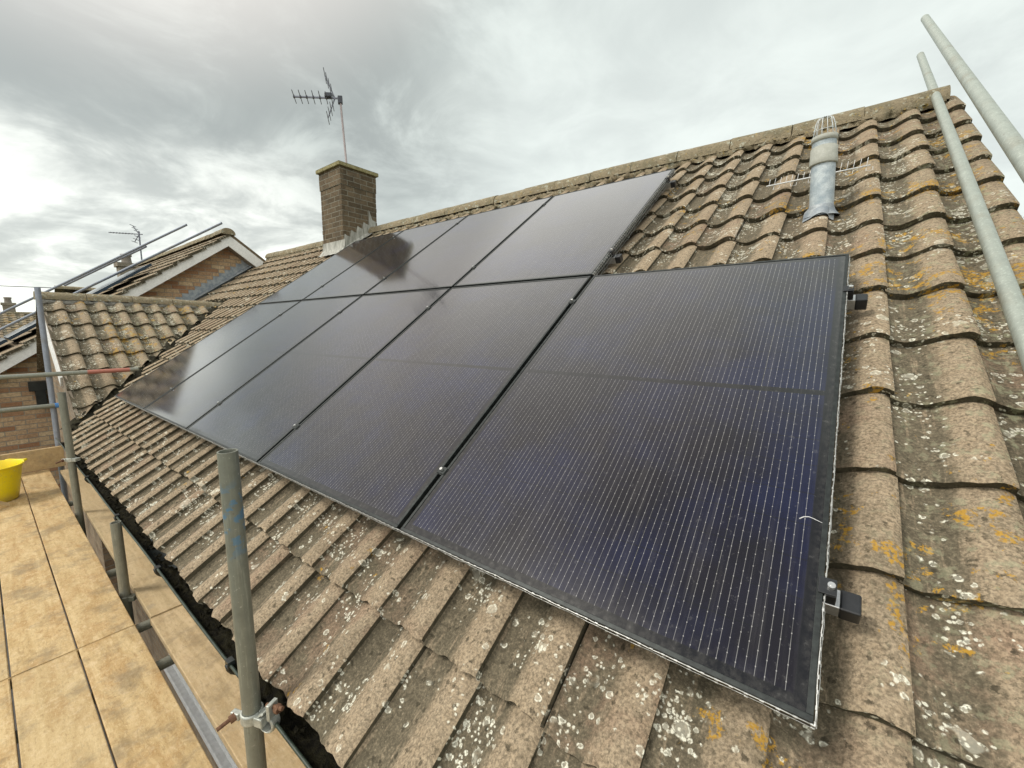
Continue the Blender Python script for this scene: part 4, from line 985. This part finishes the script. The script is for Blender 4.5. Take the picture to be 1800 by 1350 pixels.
# ================================================================== SKY AND LIGHT
world = bpy.data.worlds.new('World'); SC.world = world; world.use_nodes = True
t = NT.__new__(NT); t.t = world.node_tree; t.t.nodes.clear()
wo = t.t.nodes.new('ShaderNodeOutputWorld'); bg = t.t.nodes.new('ShaderNodeBackground')
SUN_EL, SUN_AZ = math.radians(50), Vector((-.62, -.78, 0)).normalized()
sky = t.t.nodes.new('ShaderNodeTexSky'); sky.sky_type = 'NISHITA'; sky.sun_disc = False
sky.sun_elevation = SUN_EL; sky.sun_rotation = math.atan2(SUN_AZ.x, SUN_AZ.y)
dirv = t.n('TexCoord', outp=0)
sp = t.t.nodes.new('ShaderNodeSeparateXYZ'); t.put(sp.inputs[0], dirv)
zz = t.math('ADD', t.math('MAXIMUM', sp.outputs[2], 0.0), .22)
pl = t.n('CombineXYZ', X=t.math('DIVIDE', sp.outputs[0], zz), Y=t.math('DIVIDE', sp.outputs[1], zz), Z=3.7)
big = t.noise(pl, .75, 6, .55, .5); fine = t.noise(pl, 2.6, 7, .62, .5)
cl = t.math('ADD', t.math('MULTIPLY', big, .68), t.math('MULTIPLY', fine, .32))
f = t.ss(cl, .39, .61)
cloud = t.mix(f, (3.9, 4.25, 4.05), (7.2, 7.75, 7.25))
# glow where the sun sits behind the cloud on the left, low bright band there
def lobe(v, lo, hi, amt):
    d = t.n('VectorMath', outp=1, props={'operation': 'DOT_PRODUCT'}, i0=dirv, i1=tuple(Vector(v).normalized())); return t.ss(d, lo, hi, 0, amt)
rh = lobe((-.25, .9, .22), .70, 1.0, .55)
cloud = t.mix(rh, cloud, (7.2, 7.7, 7.4))
dk = t.math('MULTIPLY', lobe((-1.25, .34, .62), .80, .97, .75), t.ss(fine, .62, .42, .55, 1))
cloud = t.mix(dk, cloud, (2.95, 3.2, 3.05))
ov = lobe((-.55, .05, .80), .80, .97, .75)  # unseen warm bright patch, added to lighten the panel reflections
cloud = t.mix(ov, cloud, (9.6, 8.9, 8.2))
tp = t.math('MULTIPLY', lobe((-.48, .52, .76), .86, .99, .7), t.ss(sp.outputs[2], .60, .67))  # bright patch added above the view, lifts reflections in the upper panel row
cloud = t.mix(tp, cloud, (11.5, 11.3, 10.6))
zn = lobe((-.10, -.24, .97), .90, .99, .85)  # unseen dark patch overhead, added to deepen the near panels
cloud = t.mix(zn, cloud, (2.6, 2.75, 3.1))
bk = lobe((.45, -.82, .34), .52, .95, .9)  # added fill: bright sky behind the camera, out of view
cloud = t.mix(bk, cloud, (15.5, 15.0, 14.0))
au = lobe((-.40, -.50, .766), .93, 1.0, .8)  # unseen glow round the sun, added to lift the roof tiles
cloud = t.mix(au, cloud, (17.0, 16.2, 14.8))
gl = t.math('MULTIPLY', t.math('MULTIPLY', lobe((-.985, .12, .16), .86, .99, .95), t.ss(sp.outputs[2], .40, .20)), t.ss(cl, .40, .56, .25, 1))
cloud = t.mix(gl, cloud, (10.4, 10.6, 9.8))
sky_s = t.n('VectorMath', props={'operation': 'SCALE'}, i0=sky.outputs[0])
col = t.mix(.93, sky.outputs[0], cloud)
t.t.links.new(col, bg.inputs[0]); bg.inputs[1].default_value = .10
t.t.links.new(bg.outputs[0], wo.inputs[0])
sl = bpy.data.lights.new('sun', 'SUN'); sl.energy = 1.7; sl.angle = math.radians(14); sl.color = (1, .95, .86)
so = bpy.data.objects.new('sun', sl); COL.objects.link(so)
sd = (SUN_AZ * math.cos(SUN_EL) + Vector((0, 0, math.sin(SUN_EL)))); so.rotation_euler = sd.to_track_quat('Z', 'Y').to_euler(); so.location = sd * 30

vs_ = SC.view_settings; vs_.view_transform = 'Standard'; vs_.look = 'None'; vs_.gamma = 1; vs_.exposure = .42
SC.render.film_transparent = False
SC.cycles.max_bounces = 6
